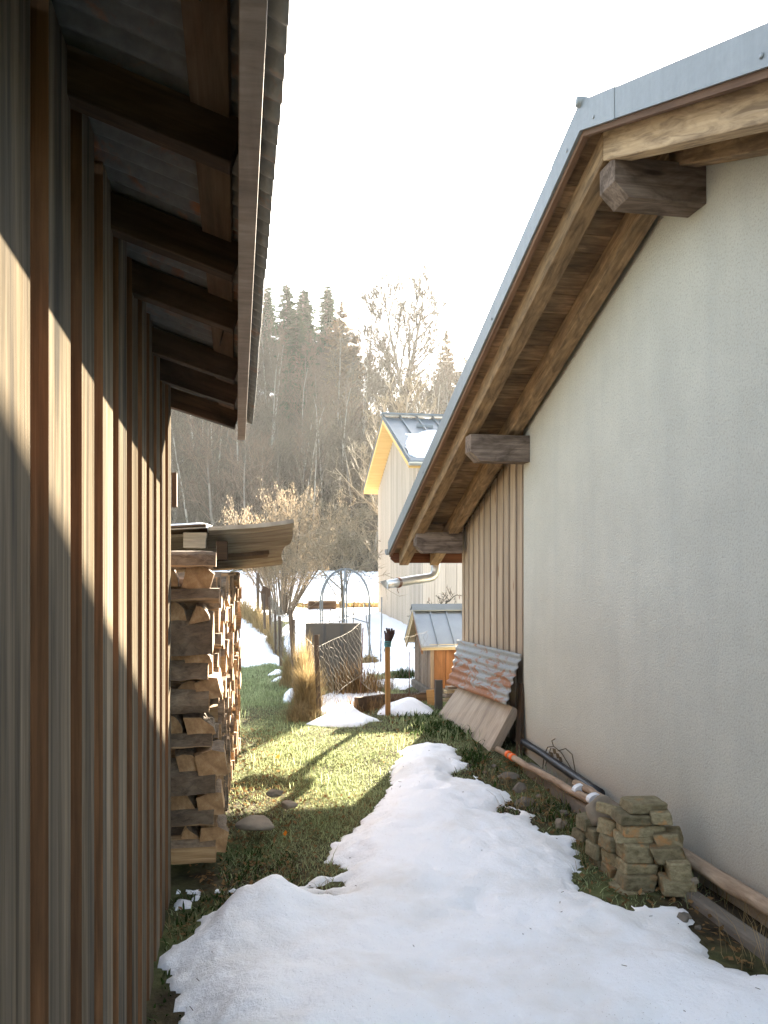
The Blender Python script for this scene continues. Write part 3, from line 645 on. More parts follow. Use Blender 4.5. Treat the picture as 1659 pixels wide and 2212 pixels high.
def cover(name, y0, y1, x0, x1, mat, groove, lift=.05, thick=.022, drop=0, parent=t):
    nu = 26; nv = max(3, int((y1 - y0) / .008)) if groove else 3; V = []
    for j in range(nv):
        for i in range(nu):
            a = i / (nu - 1); b = j / (nv - 1); x = x0 + (x1 - x0) * a; yy = y0 + (y1 - y0) * b
            z = 1.956 - (yy - 5.9) * .185 + .06 * (x + .19) + .055 * max(0, x) ** 1.0 * lift / .05 * max(0, x) / .44 - drop
            if groove: z += .003 * math.sin(yy / .02 * math.pi)
            V.append((x + .015 * math.sin(yy * 6 + 1) * (a > .9), yy, z))
    mb = MB(); mb.add(V, [(j * nu + i, j * nu + i + 1, (j + 1) * nu + i + 1, (j + 1) * nu + i) for j in range(nv - 1) for i in range(nu - 1)], grain=(1, 0, 0))
    o = mb.build(name, mat, parent); s_ = o.modifiers.new('t', 'SOLIDIFY'); s_.thickness = thick; s_.offset = 1
    return o
cover('edge_board', 5.875, 6.025, -.20, .42, M['deck'], False, thick=.03)
cover('grooved_board', 6.03, 6.65, -1.19, .413, M['deck'], True)
cover('grooved_board', 6.655, 7.44, -1.19, .39, M['deck'], True)
cover('batten', 6.70, 6.84, -1.19, .265, M['cover_dark'], False, drop=.035, thick=.03)
cover('cover_sheet', 5.85, 7.44, -1.19, -.20, M['cover_dark'], False, drop=-.03, thick=.012)
for k, (u, v, w_, h_) in enumerate(((425, 1160, 48, 14), (424, 1176, 46, 20), (480, 1190, 24, 40))):
    q = MB(); c = P(u, v, 6.0); q.box(c[0] - w_ / F * 3.0, c[0] + w_ / F * 3.0, 5.9, 6.25, c[2] - h_ / F * 3.0, c[2] + h_ / F * 3.0, grain=(1, 0, 0)); q.build('packing_block', M['deck' if k < 2 else 'shed_old'], t, bevel=.006)

V = []; nu, nv = 30, 24
for j in range(nv):
    for i in range(nu):
        xx = -1.19 + i * .0375; yy = 5.875 + j * .056; dd = min((-.145 + .04 * float(vnoise(yy * 6, 1, 3)) - xx) / .12, (yy - 5.88) / .06, (7.1 - yy) / .1)
        V.append((xx, yy, 1.978 - (yy - 5.9) * .185 + .06 * (xx + .19) + (.006 + .045 * max(0, min(1, dd)) ** .5 + .006 * float(vnoise(xx * 9, yy * 9, 4)) if dd > 0 else -.004)))
q = MB(); q.add(V, [(j * nu + i, j * nu + i + 1, (j + 1) * nu + i + 1, (j + 1) * nu + i) for j in range(nv - 1) for i in range(nu - 1)], smooth=True)
tag(q.build('cover_snow', M['snow_clean']), 'thin sunlit snow lying on top of the firewood cover next to the shed', 'snow', kind='stuff')

# ================================================================== GARDEN FENCES
def wires(name, A, B, h0, h1, pitch, r, parent, hexa=False, sag=.03, seed=1):
    rr = np.random.default_rng(seed); A = np.array(A); B = np.array(B); L = np.linalg.norm(B[:2] - A[:2]); mb = MB(); ex = (B - A) / L
    def pt(s_, z): 
        t_ = s_ / L; b = A + (B - A) * t_
        return b + np.array((.02 * math.sin(s_ * 5 + z * 4) * ex[1], 0, h0 + (z - h0) * 1 - sag * math.sin(math.pi * t_) * z))
    if hexa:
        nr = int((h1 - h0) / pitch); nc = int(L / pitch)
        for i in range(nc + 1):
            pts = []
            for j in range(2 * nr + 1):
                s_ = i * pitch + (pitch * .25 if (j // 1) % 4 in (1, 2) else -.25 * pitch) * (1 if i % 2 == 0 else -1)
                pts.append(pt(min(max(s_ + rr.normal(0, pitch * .07), 0), L), h0 + j * (h1 - h0) / (2 * nr)))
            mb.tube(pts, r, 3, cap=False)
    else:
        n = int((L + (h1 - h0)) / pitch)
        for k in range(n):
            for sg in (1, -1):
                s0 = k * pitch - (h1 - h0)
                pts = []
                for z in np.linspace(h0, h1, 14):
                    s_ = s0 + (z - h0) if sg > 0 else s0 + (h1 - h0) - (z - h0)
                    if 0 <= s_ <= L: pts.append(pt(s_, z) + rr.normal(0, .009, 3))
                if len(pts) > 1: mb.tube(pts, r if sg < 0 else r * .35, 3, cap=False)
    for z in (h0 + .01, h1): mb.tube([pt(s_, z) + rr.normal(0, .003, 3) for s_ in np.linspace(0, L, 9)], r, 3, cap=False)
    return mb.build(name, M['wire'], parent)
def stakepost(name, base, top, r, mat, parent, n=6, square=False):
    q = MB(); base = np.array(base, float); top = np.array(top, float)
    if square: q.beam(base - (0, 0, .1), top, 2 * r, 2 * r, up=(0, 1, 0))
    else: q.tube([base - (0, 0, .1), base * .5 + top * .5 + (r * .2, 0, 0), top], [r * 1.05, r, r * .9], n)
    return q.build(name, mat, parent, bevel=.004 if square else 0)
pA, pAt = P(690, 1550, 9.15), P(683, 1371, 9.3)
pB, pBt = P(779, 1480, 10.4), P(784, 1356, 10.5)
pS = P(838, 1545, 9.25)
f1 = thing('wire_fence', 'sagging chain-link fence with a leaning dark post in front of the dark panel', 'fence', pA)
stakepost('post', pA, pAt, .026, M['post'], f1, square=True)
stakepost('rod', pB, pBt, .008, M['rust'], f1)
wires('wire_mesh', pA, pB, .12, .80, .085, .0019, f1, seed=3)
f2 = thing('wire_fence', 'hexagonal chicken-wire fence between the gloved stake and the little hutch', 'fence', pB)
wires('wire_mesh', pB, P(838, 1530, 9.6), .05, .76, .05, .0015, f2, True, 0, 4); 
wires('wire_mesh', P(838, 1530, 9.6), P(925, 1500, 10.2), .05, .80, .05, .0015, f2, True, .02, 5)
stakepost('rod', P(884, 1490, 10.0), P(884, 1408, 10.0), .006, M['rust'], f2)
f3 = thing('wire_fence', 'old chain-link fence with crooked grey posts running away beside the snow bank', 'fence', P(640, 1490, 10.8))
pr_ = [((640, 1490, 10.8), (627, 1318, 11.0), .03), ((634, 1480, 11.2), (634, 1338, 11.3), .022), ((607, 1425, 13.0), (604, 1331, 13.1), .025), ((596, 1400, 14.5), (594, 1318, 14.6), .02), ((585, 1370, 17), (582, 1290, 17), .025), ((572, 1350, 20), (570, 1283, 20), .03), ((557, 1330, 25), (557, 1238, 25), .05)]
prev = pA
for (b, tp, r) in pr_:
    bb = P(*b); tt = P(*tp); stakepost('post', bb, tt, r, M['post'], f3, square=True)
for q0, q1 in ((pA, P(640, 1490, 10.8)), (P(640, 1490, 10.8), P(607, 1425, 13.0)), (P(607, 1425, 13.0), P(585, 1370, 17))):
    wires('wire_mesh', q0, q1, .05, .8, .09, .002, f3, seed=6)
t = thing('wooden_stake', 'light brown squared stake carrying the upturned glove, right of the dark panel', 'stake', pS)
stakepost('shaft', pS, P(837, 1395, 9.25), .027, M['stake'], t, square=True)
q = MB(); a = np.linspace(0, 2 * math.pi, 11)
for k in range(4): q.tube([P(838, 1395 - 3 * k, 9.25) + (.038 * math.cos(z), .038 * math.sin(z), .004 * math.sin(z + k)) for z in a], .007, 5, cap=False)
q.tube([P(838, 1392, 9.21), P(832, 1398, 9.2), P(829, 1408, 9.2)], .004, 4); q.build('twine', M['twine'], t)
t = thing('glove', 'dark work glove stuck fingers-up on top of the light brown stake', 'glove', P(838, 1395, 9.25))
q = MB(); c = P(838, 1390, 9.25); e = 9.25 / F
up = lambda u, v: P(u, v, 9.25)
q.tube([up(838, 1396), up(838, 1388), up(839, 1380), up(841, 1373), up(842, 1369)], [.034, .036, .045, .052, .04], 10)
for fu, fv, tu, tv, rr_ in ((833, 1380, 831, 1363, .013), (837, 1371, 835, 1357, .013), (841, 1370, 840, 1358, .014), (845, 1371, 846, 1358, .014), (848, 1374, 851, 1361, .013)):
    m_ = up((fu + tu) / 2 + .6, (fv + tv) / 2) - (0, .008, 0); q.tube([up(fu, fv), m_, up(tu, tv), up(tu, tv - .8)], [rr_ * 1.1, rr_, rr_ * .85, rr_ * .3], 7)
q.build('glove_body', M['glove'], t)
# dark panel
t = thing('dark_panel', 'dark grey-brown door-sized sheet with two double ribs, standing behind the chain-link fence', 'panel', P(720, 1492, 11.3))
a0, a1 = P(660, 1492, 11.3), P(781, 1492, 11.3); z1 = P(0, 1346, 11.3)[2]; ex = (a1 - a0); L = np.linalg.norm(ex); ex /= L; en = np.cross(ex, EZ) 
q = MB(); q.prism([(0, 0), (L, 0), (L, z1 - a0[2]), (0, z1 - a0[2])], a0, ex, EZ, -en * .03); q.build('sheet', M['panel'], t, bevel=.004)
for s_ in (.325, .352, .64, .665, .975):
    q = MB(); q.tube([a0 + ex * L * s_ + (0, 0, .01) + en * .002, a0 + ex * L * s_ + (0, 0, z1 - a0[2] - .012) + en * .002], .009, 8); q.build('rib', M['panel'], t)
# rose pavilion
t = thing('garden_arch', 'grey tubular rose pavilion with legs meeting in a dome, on the snowy garden', 'garden arch', (*P(746, 1400, 15.3)[:2], 0))
cx, cy = P(746, 1400, 15.3)[:2]; gzz = gz(cx, cy); top = P(0, 1229, 15.3)[2]; rad = 60 / F * 15.3
for k in range(6):
    a = R(20 + 60 * k); q = MB(); pts = [(cx + rad * math.cos(a), cy + rad * math.sin(a), gzz - .05), (cx + rad * math.cos(a), cy + rad * math.sin(a), top - .62)]
    for s_ in np.linspace(.12, 1, 9): pts.append((cx + rad * math.cos(a) * math.cos(s_ * math.pi / 2), cy + rad * math.sin(a) * math.cos(s_ * math.pi / 2), top - .62 + .62 * math.sin(s_ * math.pi / 2)))
    q.tube(pts, .016, 7); q.build('leg', M['steel'], t)
for zz in (.62, ):
    for k in (0, 3):
        a, b = R(20 + 60 * k), R(80 + 60 * k); q = MB(); q.tube([(cx + rad * math.cos(a), cy + rad * math.sin(a), zz), (cx + rad * math.cos(b), cy + rad * math.sin(b), zz + .12)], .01, 6); q.build('cross_bar', M['steel'], t)
q = MB(); q.tube([(cx + .09 * math.cos(z), cy + .09 * math.sin(z), top) for z in np.linspace(0, 2 * math.pi, 13)], .012, 6, cap=False); q.build('top_ring', M['steel'], t)
for u, v0, v1, d, lb in ((806, 1428, 1300, 14.2, 'thin grey cane leaning against the right side of the rose pavilion'), (822, 1428, 1290, 14.5, 'thin grey cane standing farthest right beside the rose pavilion'), (733, 1362, 1282, 16.4, 'thin dark rod standing left of the fruit tree trunk'), (762, 1362, 1285, 16.6, 'thin dark rod leaning right of the fruit tree trunk'), (712, 1345, 1310, 17.5, 'short dark rod standing in the garden left of the pavilion centre')):
    pole('garden_rod', lb, 'rod', [P(u, v0, d) - (0, 0, .05), P(u - (20 if '806' in str(u) else -3), v1, d)], .012, M['steel' if u > 800 else 'post'], 6, .002)
# raised beds
def plankbed(name, label, cat, A, B, h, th, mat):
    t = thing(name, label, cat, A); q = MB(); A = np.array(A); B = np.array(B); up_ = np.array((0, 0, h / 2)); q.beam(A + up_, B + up_, th, h); q.build('board', mat, t, bevel=.006); return t
plankbed('bed_board', 'dark brown bed board in front of the snow, left of the gloved stake', 'bed board', P(768, 1548, 9.35), P(828, 1538, 10.0), .22, .05, M['bed'])
plankbed('bed_board', 'long brown bed board running right of the gloved stake to the hutch', 'bed board', P(832, 1530, 9.9), P(922, 1525, 10.2), .17, .05, M['bed'])
plankbed('bed_board', 'short yellowish post board at the right end of the long bed board', 'bed board', P(924, 1532, 10.0), P(938, 1532, 9.95), .24, .05, M['stake'])
t = thing('planter_box', 'brown wooden planter box on the far snow behind the rose pavilion', 'planter', P(695, 1314, 29))
c = P(666, 1313, 29); c2 = P(726, 1313, 29)
q = MB(); q.box(c[0], c2[0], c[1] - .25, c[1] + .25, gz(c[0], c[1]) - .1, P(0, 1298, 29)[2], grain=EX); q.build('box', M['bed'], t, bevel=.02)
t = thing('brown_post', 'broad brown board post with a slanted top at the far end of the old fence', 'post', P(571, 1312, 24))
q = MB(); c = P(572, 1318, 24); q.prism([(-.1, 0), (.12, 0), (.17, .62), (-.03, .72), (-.12, .55)], c, EX, EZ, (0, .06, 0)); q.build('board', M['bed'], t, bevel=.01)

# ================================================================== HUTCH
t = thing('small_hutch', 'little gabled hutch with a bright metal roof and orange-brown door, behind the house corner', 'hutch', P(930, 1490, 10.9))
n0 = PZ(929, 1484, .12); x0h, y0h = n0[0], n0[1]; y1h = y0h + .95; x1h = x0h + 1.3; zb, ze = .10, .67; zrg = 1.09; ym = (y0h + y1h) / 2
for k in range(7):
    q = MB() if k == 0 else q
    a, b = y0h + .95 * k / 7, y0h + .95 * (k + 1) / 7 - .008
    ht = lambda yy: ze + .02 + (zrg - ze - .05) * (1 - abs(yy - ym) / (.5 * .95))
    pts = [(a, zb), (b, zb), (b, ht(b))] + ([(ym, ht(ym))] if a < ym < b else []) + [(a, ht(a))]
    q.prism(pts, (x0h + random.uniform(-.004, .004), 0, 0), EY, EZ, (.02, 0, 0), grain=EZ)
q.build('gable_boarding', M['hutch_wall'], t)
q = MB(); q.box(x0h + .021, x1h, y0h + .03, y1h, zb, ze); q.build('inner_box', M['cover_dark'], t)
q = MB(); q.box(x0h, x0h + .05, y0h - .012, y0h + .03, zb, ze, grain=EZ); q.build('corner_post', M['hutch_wall'], t)
for k in range(4):
    q = MB(); q.box(x0h + .055 + .16 * k, x0h + .21 + .16 * k, y0h - .004, y0h + .029, zb, ze - .02, grain=EZ); q.build('door_plank', M['hutch_door'], t, bevel=.003)
q = MB(); q.box(x0h - .02, x1h, y0h - .06, y0h - .02, ze - .03, ze + .015, grain=EX); q.build('eave_rail', M['hutch_pale'], t)
for s_ in (-1, 1):
    ye = ym + s_ * .55; zz = zrg - .55 * .86 + .03
    q = MB(); q.prism([(ym, zrg + .03), (ye, zz), (ye, zz + .018), (ym, zrg + .05)], (x0h - .14, 0, 0), EY, EZ, (1.5, 0, 0), grain=EX)
    for k in range(7): 
        x = x0h - .135 + .225 * k; q.prism([(ym, zrg + .05), (ye, zz + .018), (ye, zz + .045), (ym, zrg + .08)], (x, 0, 0), EY, EZ, (.014, 0, 0))
    q.build('metal_roof', M['hutch_metal'], t)
    q = MB(); q.prism([(ym, zrg - .01), (ye, zz - .035), (ye, zz - .003), (ym, zrg + .028)], (x0h - .13, 0, 0), EY, EZ, (1.4, 0, 0), grain=EX); q.build('roof_boarding', M['hutch_pale'], t)
    q = MB(); q.prism([(ym, zrg - .09), (ye + .05 * -s_, zz - .09), (ye + .05 * -s_, zz - .036), (ym, zrg - .012)], (x0h - .125, 0, 0), EY, EZ, (.022, 0, 0), grain=(0, s_, -.86)); q.build('bargeboard', M['hutch_door' if s_ < 0 else 'hutch_pale'], t)
q = MB(); q.prism([(-.09, -.075), (0, 0), (.09, -.075), (.09, -.06), (0, .018), (-.09, -.06)], (x0h - .15, ym, zrg + .085), EY, EZ, (1.5, 0, 0)); q.build('ridge_cap', M['zinc'], t)
q = MB(); q.box(x0h - .05, x1h, y0h - .05, y1h + .02, -.2, .10); q.build('foundation', M['concrete'], t, bevel=.02)

# ================================================================== FAR HOUSE
t = thing('timber_house', 'pale timber house with a grey metal roof and glowing yellow eaves beyond the garden', 'house', (8, 24, 0))
xh, yn, yf = 4.85, 21.0, 28.0; ymid = 24.5; zeh, zrh = 4.62, 6.28; sl = (zrh - zeh) / 3.5
def zh(y): return zrh - sl * abs(y - ymid)
q = MB(); q.prism([(yn, -.5), (yf, -.5), (yf, zh(yf) - .2), (ymid, zrh - .2), (yn, zh(yn) - .2)], (xh + .03, 0, 0), EY, EZ, (.3, 0, 0), grain=EZ); q.build('gable_wall', M['hutch_wall'], t)
q = MB(); y = yn
while y < yf: q.box(xh + .018, xh + .03, y, min(y + .062, yf), -.4, zh(y + .07) - .21, grain=EZ); y += .165
q.build('batten_cladding', M['new_wall'], t)
q = MB(); x = xh + .031
while x < 12: q.box(x, x + .29, yn - .05, yn, -.4, zh(yn) - .25, grain=EZ); x += .30
q.build('plank_wall', M['new_plank'], t)
q = MB(); q.box(xh + .33, 12, yn + .001, yf, -.4, 4.3); q.build('body', M['cover_dark'], t)
for s_ in (-1, 1):
    ye = ymid + s_ * 3.85; z_ = lambda yy: zh(yy)
    q = MB(); q.prism([(ymid, zrh - .03), (ye, z_(ye) - .03), (ye, z_(ye) + .03), (ymid, zrh + .03)], (xh - .46, 0, 0), EY, EZ, (8, 0, 0))
    for k in range(15): q.prism([(ymid, zrh + .03), (ye, z_(ye) + .03), (ye, z_(ye) + .10), (ymid, zrh + .10)], (xh - .44 + .52 * k, 0, 0), EY, EZ, (.035, 0, 0))
    q.build('metal_roof', M['roof_metal'], t)
    q = MB(); q.prism([(ymid, zrh - .18), (ye + .03 * -s_, z_(ye) - .17), (ye + .03 * -s_, z_(ye) - .032), (ymid, zrh - .032)], (xh - .44, 0, 0), EY, EZ, (7.9, 0, 0), grain=EX); q.build('eave_boarding', M['new_soffit'], t)
q = MB(); q.beam((xh - .5, ymid, zrh + .12), (12, ymid, zrh + .12), .34, .06, up=(0, 0, 1)); q.build('ridge_cap', M['roof_metal'], t)
q = MB(); q.prism([(.085 * math.cos(a), .085 * math.sin(a)) for a in np.linspace(math.pi, 2 * math.pi, 9)], (xh - .46, yn - .43, zh(yn - .35) - .03), EY, EZ, (7, 0, 0)); q.build('gutter', M['pipe'], t)
for xx, yy in ((5.0, 23.5), (6.05, 23.45)):
    q = MB(); q.box(xx + .25, xx + .75, yy, yy + .05, zh(yy) + .05, zh(yy) + .13); q.build('snow_guard', M['roof_metal'], t)
# snow lying on that roof
nu, nv = 60, 34; V = []; rr_ = np.random.default_rng(3)
for j in range(nv):
    for i in range(nu):
        xx = 4.5 + i * .06; yy = 20.75 + j * .085
        dd = min((xx - 4.62 - .25 * float(vnoise(yy * 1.5, 7, 5))) / .25, (yy - 20.9) / .25, (23.0 + .28 * float(vnoise(xx * 1.8, 3, 2)) - yy) / .3, 9)
        h_ = .13 * max(0, min(1, dd)) ** .5 + (.025 * float(vnoise(xx * 4, yy * 4, 8)) if dd > .3 else 0)
        V.append((xx, yy, zh(yy) + (.035 + h_ if dd > 0 else -.01)))
q = MB(); q.add(V, [(j * nu + i, j * nu + i + 1, (j + 1) * nu + i + 1, (j + 1) * nu + i) for j in range(nv - 1) for i in range(nu - 1)], smooth=True)
tag(q.build('roof_snow', M['snow_clean']), 'patch of melting snow on the metal roof of the timber house', 'snow', kind='stuff')
# ================================================================== GROUND
def axis(segs):
    out = []
    for a, b, st in segs: out += list(np.arange(a, b, st))
    out.append(segs[-1][1]); return np.array(out)
ax = axis([(-300, -100, 20), (-100, -30, 5), (-30, -4, 1), (-4, 6, .1), (6, 14, .4), (14, 50, 1.5), (50, 120, 5), (120, 300, 20)])
ay = axis([(-30, -2, 2), (-2, 14, .1), (14, 32, .4), (32, 62, 1), (62, 130, 2), (130, 300, 10)])
X, Y = np.meshgrid(ax, ay); Z = g(X, Y); nx, ny = len(ax), len(ay)
mb = MB(); mb.add(np.stack((X, Y, Z), 2).reshape(-1, 3), [(j * nx + i, j * nx + i + 1, (j + 1) * nx + i + 1, (j + 1) * nx + i) for j in range(ny - 1) for i in range(nx - 1)], smooth=True, rnd=.5)
tag(mb.build('ground', M['ground']), kind='structure')

# ================================================================== SNOW
def poly(pts, z=0): return np.array([PZ(u, v, z)[:2] for u, v in pts])
def sdist(px, py, pg):                                             # signed distance to a polygon, positive inside
    d = np.full(px.shape, 1e9); ins = np.zeros(px.shape, bool); n = len(pg)
    for i in range(n):
        x1, y1 = pg[i]; x2, y2 = pg[(i + 1) % n]; ex, ey = x2 - x1, y2 - y1
        t = np.clip(((px - x1) * ex + (py - y1) * ey) / (ex * ex + ey * ey + 1e-12), 0, 1)
        d = np.minimum(d, np.hypot(px - x1 - t * ex, py - y1 - t * ey))
        c = ((y1 > py) != (y2 > py)) & (px < (x2 - x1) * (py - y1) / (y2 - y1 + 1e-12) + x1); ins ^= c
    return np.where(ins, d, -d)
SNOW = []                                                          # functions giving the signed distance at a point, for keeping grass out
def snow_mesh(name, label, pgs, holes, bounds, res, depth, k, nz, bumps=(), mat='snow', wob=.06, extra=None, expo=.75):
    x0, x1, y0, y1 = bounds
    ax = np.arange(x0, x1 + res, res); ay = np.arange(y0, y1 + res, res); X, Y = np.meshgrid(ax, ay)
    def sd(px, py):
        s = np.max([sdist(px, py, p) for p in pgs], 0)
        for h in holes: s = np.minimum(s, -sdist(px, py, h))
        s = s + wob * fbm(px * 5, py * 5, 2) + wob * .75 * fbm(px * 15, py * 15, 6, 3)
        return s if extra is None else extra(px, py, s)
    S = sd(X, Y); SNOW.append((sd, bounds))
    D = depth * (1 - np.exp(-np.maximum(S, 0) / k)) ** expo
    for bx, by, bh, br in bumps: D = D + bh * np.exp(-((X - bx) ** 2 + (Y - by) ** 2) / br ** 2) * sst(0, .25, S)
    D = D + nz * (fbm(X * 2.2, Y * 2.2, 11, 3) * .9 + .55 * fbm(X * 6, Y * 6, 12, 3) + .16 * fbm(X * 21, Y * 21, 13, 2)) * sst(0, .3, S)
    Z = np.where(S > 0, g(X, Y) + np.maximum(D, .004), g(X, Y) - .03)
    nx, ny = len(ax), len(ay); K = S > -res * .2
    keep = K[:-1, :-1] | K[1:, :-1] | K[:-1, 1:] | K[1:, 1:]
    jj, ii = np.nonzero(keep)
    q = np.stack((jj * nx + ii, jj * nx + ii + 1, (jj + 1) * nx + ii + 1, (jj + 1) * nx + ii), 1)
    used = np.unique(q); mp = np.zeros(nx * ny, int); mp[used] = np.arange(len(used))
    mb = MB(); mb.add(np.stack((X, Y, Z), 2).reshape(-1, 3)[used], [tuple(r_) for r_ in mp[q].tolist()], smooth=True, rnd=.5)
    o = mb.build(name, M[mat]); tag(o, label, 'snow', 'snow left on the ground', 'stuff'); return o
fg = [(330, 2190), (361, 2208), (380, 2124), (362, 2085), (356, 2027), (403, 1992), (421, 1971), (412, 1957), (447, 1939), (497, 1933), (529, 1924), (567, 1912), (596, 1910), (652, 1910), (640, 1895), (655, 1883), (676, 1872), (712, 1868), (735, 1852), (728, 1846), (690, 1845), (717, 1828), (705, 1804), (737, 1795), (740, 1787), (772, 1769), (793, 1754), (807, 1734), (832, 1703), (840, 1690), (843, 1655), (870, 1626), (902, 1615), (924, 1609), (967, 1618), (987, 1634), (1010, 1650), (1000, 1664), (1037, 1676), (1066, 1692), (1101, 1700), (1113, 1715), (1100, 1730), (1151, 1745), (1142, 1764), (1166, 1777), (1198, 1786), (1242, 1792), (1236, 1823), (1257, 1849), (1254, 1861), (1230, 1878), (1231, 1885), (1265, 1914), (1307, 1926), (1353, 1940), (1398, 1932), (1415, 1938), (1458, 1937), (1509, 1951), (1514, 1966), (1492, 1986), (1529, 2012), (1537, 2029), (1563, 2046), (1600, 2063), (1659, 2068), (1800, 2110)]
pg = np.vstack((poly(fg, -.03)[1:], [(2.25, 1.0), (2.1, -3), (-.22, -3), (-.2, 1.5)]))
holes = [poly([(1185 / 1.0 * 0 + 690, 1885), (735, 1885), (740, 1872), (700, 1872)], -.03) * 0 + poly([(668, 1897), (722, 1894), (730, 1884), (700, 1890)], -.03) * 1,
         poly([(648, 1916), (722, 1914), (716, 1906), (690, 1908), (660, 1906)], -.03),
         poly([(1062, 1745), (1112, 1750), (1115, 1738), (1085, 1732)], -.03), poly([(985, 1672), (1022, 1680), (1030, 1664), (1000, 1655)], -.03)]
mx, my = PZ(585, 1940, 0)[:2]
bm_ = [(mx, my, .15, .22), (mx - .25, my - .25, .06, .3), (.3, 3.2, .05, .4), (1.3, 5.4, .035, .8), (.75, 4.4, .04, .4), (.1, 2.6, .07, .28), (1.1, 3.4, -.03, .5)]
rr_ = np.random.default_rng(12)
for k in range(70): bm_.append((rr_.uniform(.0, 2.0), rr_.uniform(1.9, 6.5), rr_.uniform(-.03, -.010), rr_.uniform(.035, .09)))
snow_mesh('snow', 'large trodden snow patch in the shade, covering the ground in the foreground', [pg], holes, (-.45, 2.75, .8, 8.2), .025, .085, .17, .034, bm_, expo=1.05)
snow_mesh('snow', 'small snow clods by the bottom corner of the dark shed', [poly(p, -.08) for p in ([(377, 1958), (415, 1955), (418, 1940), (385, 1932), (376, 1945)], [(408, 1938), (432, 1938), (432, 1926), (416, 1928)], [(402, 1922), (434, 1924), (434, 1912), (418, 1916), (400, 1912)], [(378, 1922), (392, 1920), (390, 1911), (378, 1912)], [(462, 1920), (476, 1920), (470, 1910)], [(492, 1919), (515, 1919), (505, 1911)])], [], (-.5, .6, 3.8, 5.3), .01, .04, .06, .006, wob=.012)
c_ = PZ(745, 1552, .02)
snow_mesh('snow', 'sunlit snow mound on the grass at the foot of the leaning fence post', [poly([(660, 1566), (700, 1571), (740, 1572), (780, 1570), (800, 1560), (828, 1558), (800, 1552), (770, 1546), (735, 1542), (700, 1550)])], [], (0.2, 2.6, 7.6, 10.2), .03, .06, .08, .015, [(c_[0], c_[1] + .05, .12, .22)], 'snow_clean', wob=.015)
snow_mesh('snow', 'sunlit snow pile between the gloved stake and the hutch', [poly([(815, 1545), (860, 1548), (938, 1545), (935, 1533), (890, 1524), (850, 1522), (820, 1530)])], [], (1.3, 3.4, 8.4, 11), .03, .09, .1, .02, [(PZ(890, 1536, 0)[0], PZ(890, 1536, 0)[1], .09, .2)], 'snow_clean', wob=.015)
snow_mesh('snow', 'small snow lump on the grass beside the dry grass', [poly([(608, 1516), (630, 1520), (642, 1504), (640, 1492), (622, 1492), (612, 1502)])], [], (-.4, 1.4, 8.8, 12), .03, .09, .07, .01, mat='snow_clean', wob=.015)
snow_mesh('snow', 'snow inside the fenced bed behind the leaning post', [poly([(688, 1548), (760, 1542), (766, 1530), (836, 1520), (832, 1498), (760, 1496), (705, 1500), (680, 1515)])], [], (.3, 3.2, 8.6, 12), .035, .06, .08, .015, mat='snow_clean')
snow_mesh('snow', 'long snow bank beside the old fence, half of it in shade', [poly([(505, 1330), (560, 1322), (578, 1350), (604, 1392), (612, 1424), (606, 1444), (585, 1432), (548, 1440), (515, 1442), (490, 1442), (490, 1330)]), poly([(578, 1462), (606, 1458), (612, 1450), (590, 1448)]), poly([(590, 1474), (618, 1466), (610, 1462), (590, 1468)])], [], (-2.5, 1.8, 10.4, 31), .06, .16, .35, .04, [(-.1, 17, .12, 1.2)], 'snow_clean', wob=.05)
snow_mesh('snow', 'snow over the garden around the rose pavilion', [poly([(606, 1356), (640, 1338), (900, 1338), (905, 1470), (880, 1490), (800, 1492), (700, 1480), (648, 1450), (620, 1410)])], [poly([(780, 1436), (815, 1432), (815, 1415), (785, 1415)]), poly([(795, 1474), (884, 1470), (884, 1452), (850, 1448), (800, 1462)])], (-.5, 8.5, 10.4, 25.5), .08, .07, .2, .02, mat='snow_clean', wob=.08)
def fieldmask(px, py, s):
    bed = sst(0, .3, fbm(px * .22, py * .5, 21) - .36)
    strip = np.minimum(np.abs(py - 31.5) - 1.6 + .5 * fbm(px * .7, py, 23), 5) + 9 * (px < 2.2) + 9 * (px > 9.5)
    return np.minimum(np.minimum(s, np.minimum(strip, 3)), .4 - 1.2 * bed + (py > 40) * .5)
snow_mesh('snow', 'wide sunlit snow field reaching to the foot of the wooded slope', [np.array([(-30, 25), (-30, 60.5), (45, 60.5), (45, 25)])], [], (-30, 45, 25, 61), .3, .06, .4, .03, mat='snow_clean', wob=.4, extra=fieldmask)
hl = P(410, 978, 84)
snow_mesh('snow', 'snow patch lying among the trunks low on the wooded slope', [np.array([(-17, 80), (-12, 79), (-7, 80), (-5, 83), (-9, 86), (-15, 85)])], [], (-19, -3, 77, 88), .4, .12, .5, .03, mat='snow_clean', wob=.5)
def snowfree(x, y, m=.0):
    ok = np.ones(len(x), bool)
    for sd, b in SNOW:
        s = (x > b[0]) & (x < b[1]) & (y > b[2]) & (y < b[3])
        if s.any(): ok[s] &= sd(x[s], y[s]) < -m
    return ok

r_ = np.random.default_rng(17); mb = MB(); sd0 = SNOW[0][0]
for k in range(260):
    x, y = r_.uniform(-.2, 2.3), r_.uniform(1.7, 7.5); s_ = float(sd0(np.array([x]), np.array([y]))[0])
    if s_ < .03 or r_.random() > .25 + .75 * math.exp(-s_ / .2): continue
    z = gz(x, y) + .085 * (1 - math.exp(-s_ / .17)) + .012; a = r_.uniform(0, 6.28); l = r_.uniform(.006, .03); mb.tube([(x, y, z), (x + l * math.cos(a), y + l * math.sin(a), z + r_.uniform(-.002, .008))], .0016, 4)
tag(mb.build('debris', M['twig_dark']), 'bits of twig and bark scattered on the foreground snow', 'debris', None, 'stuff')

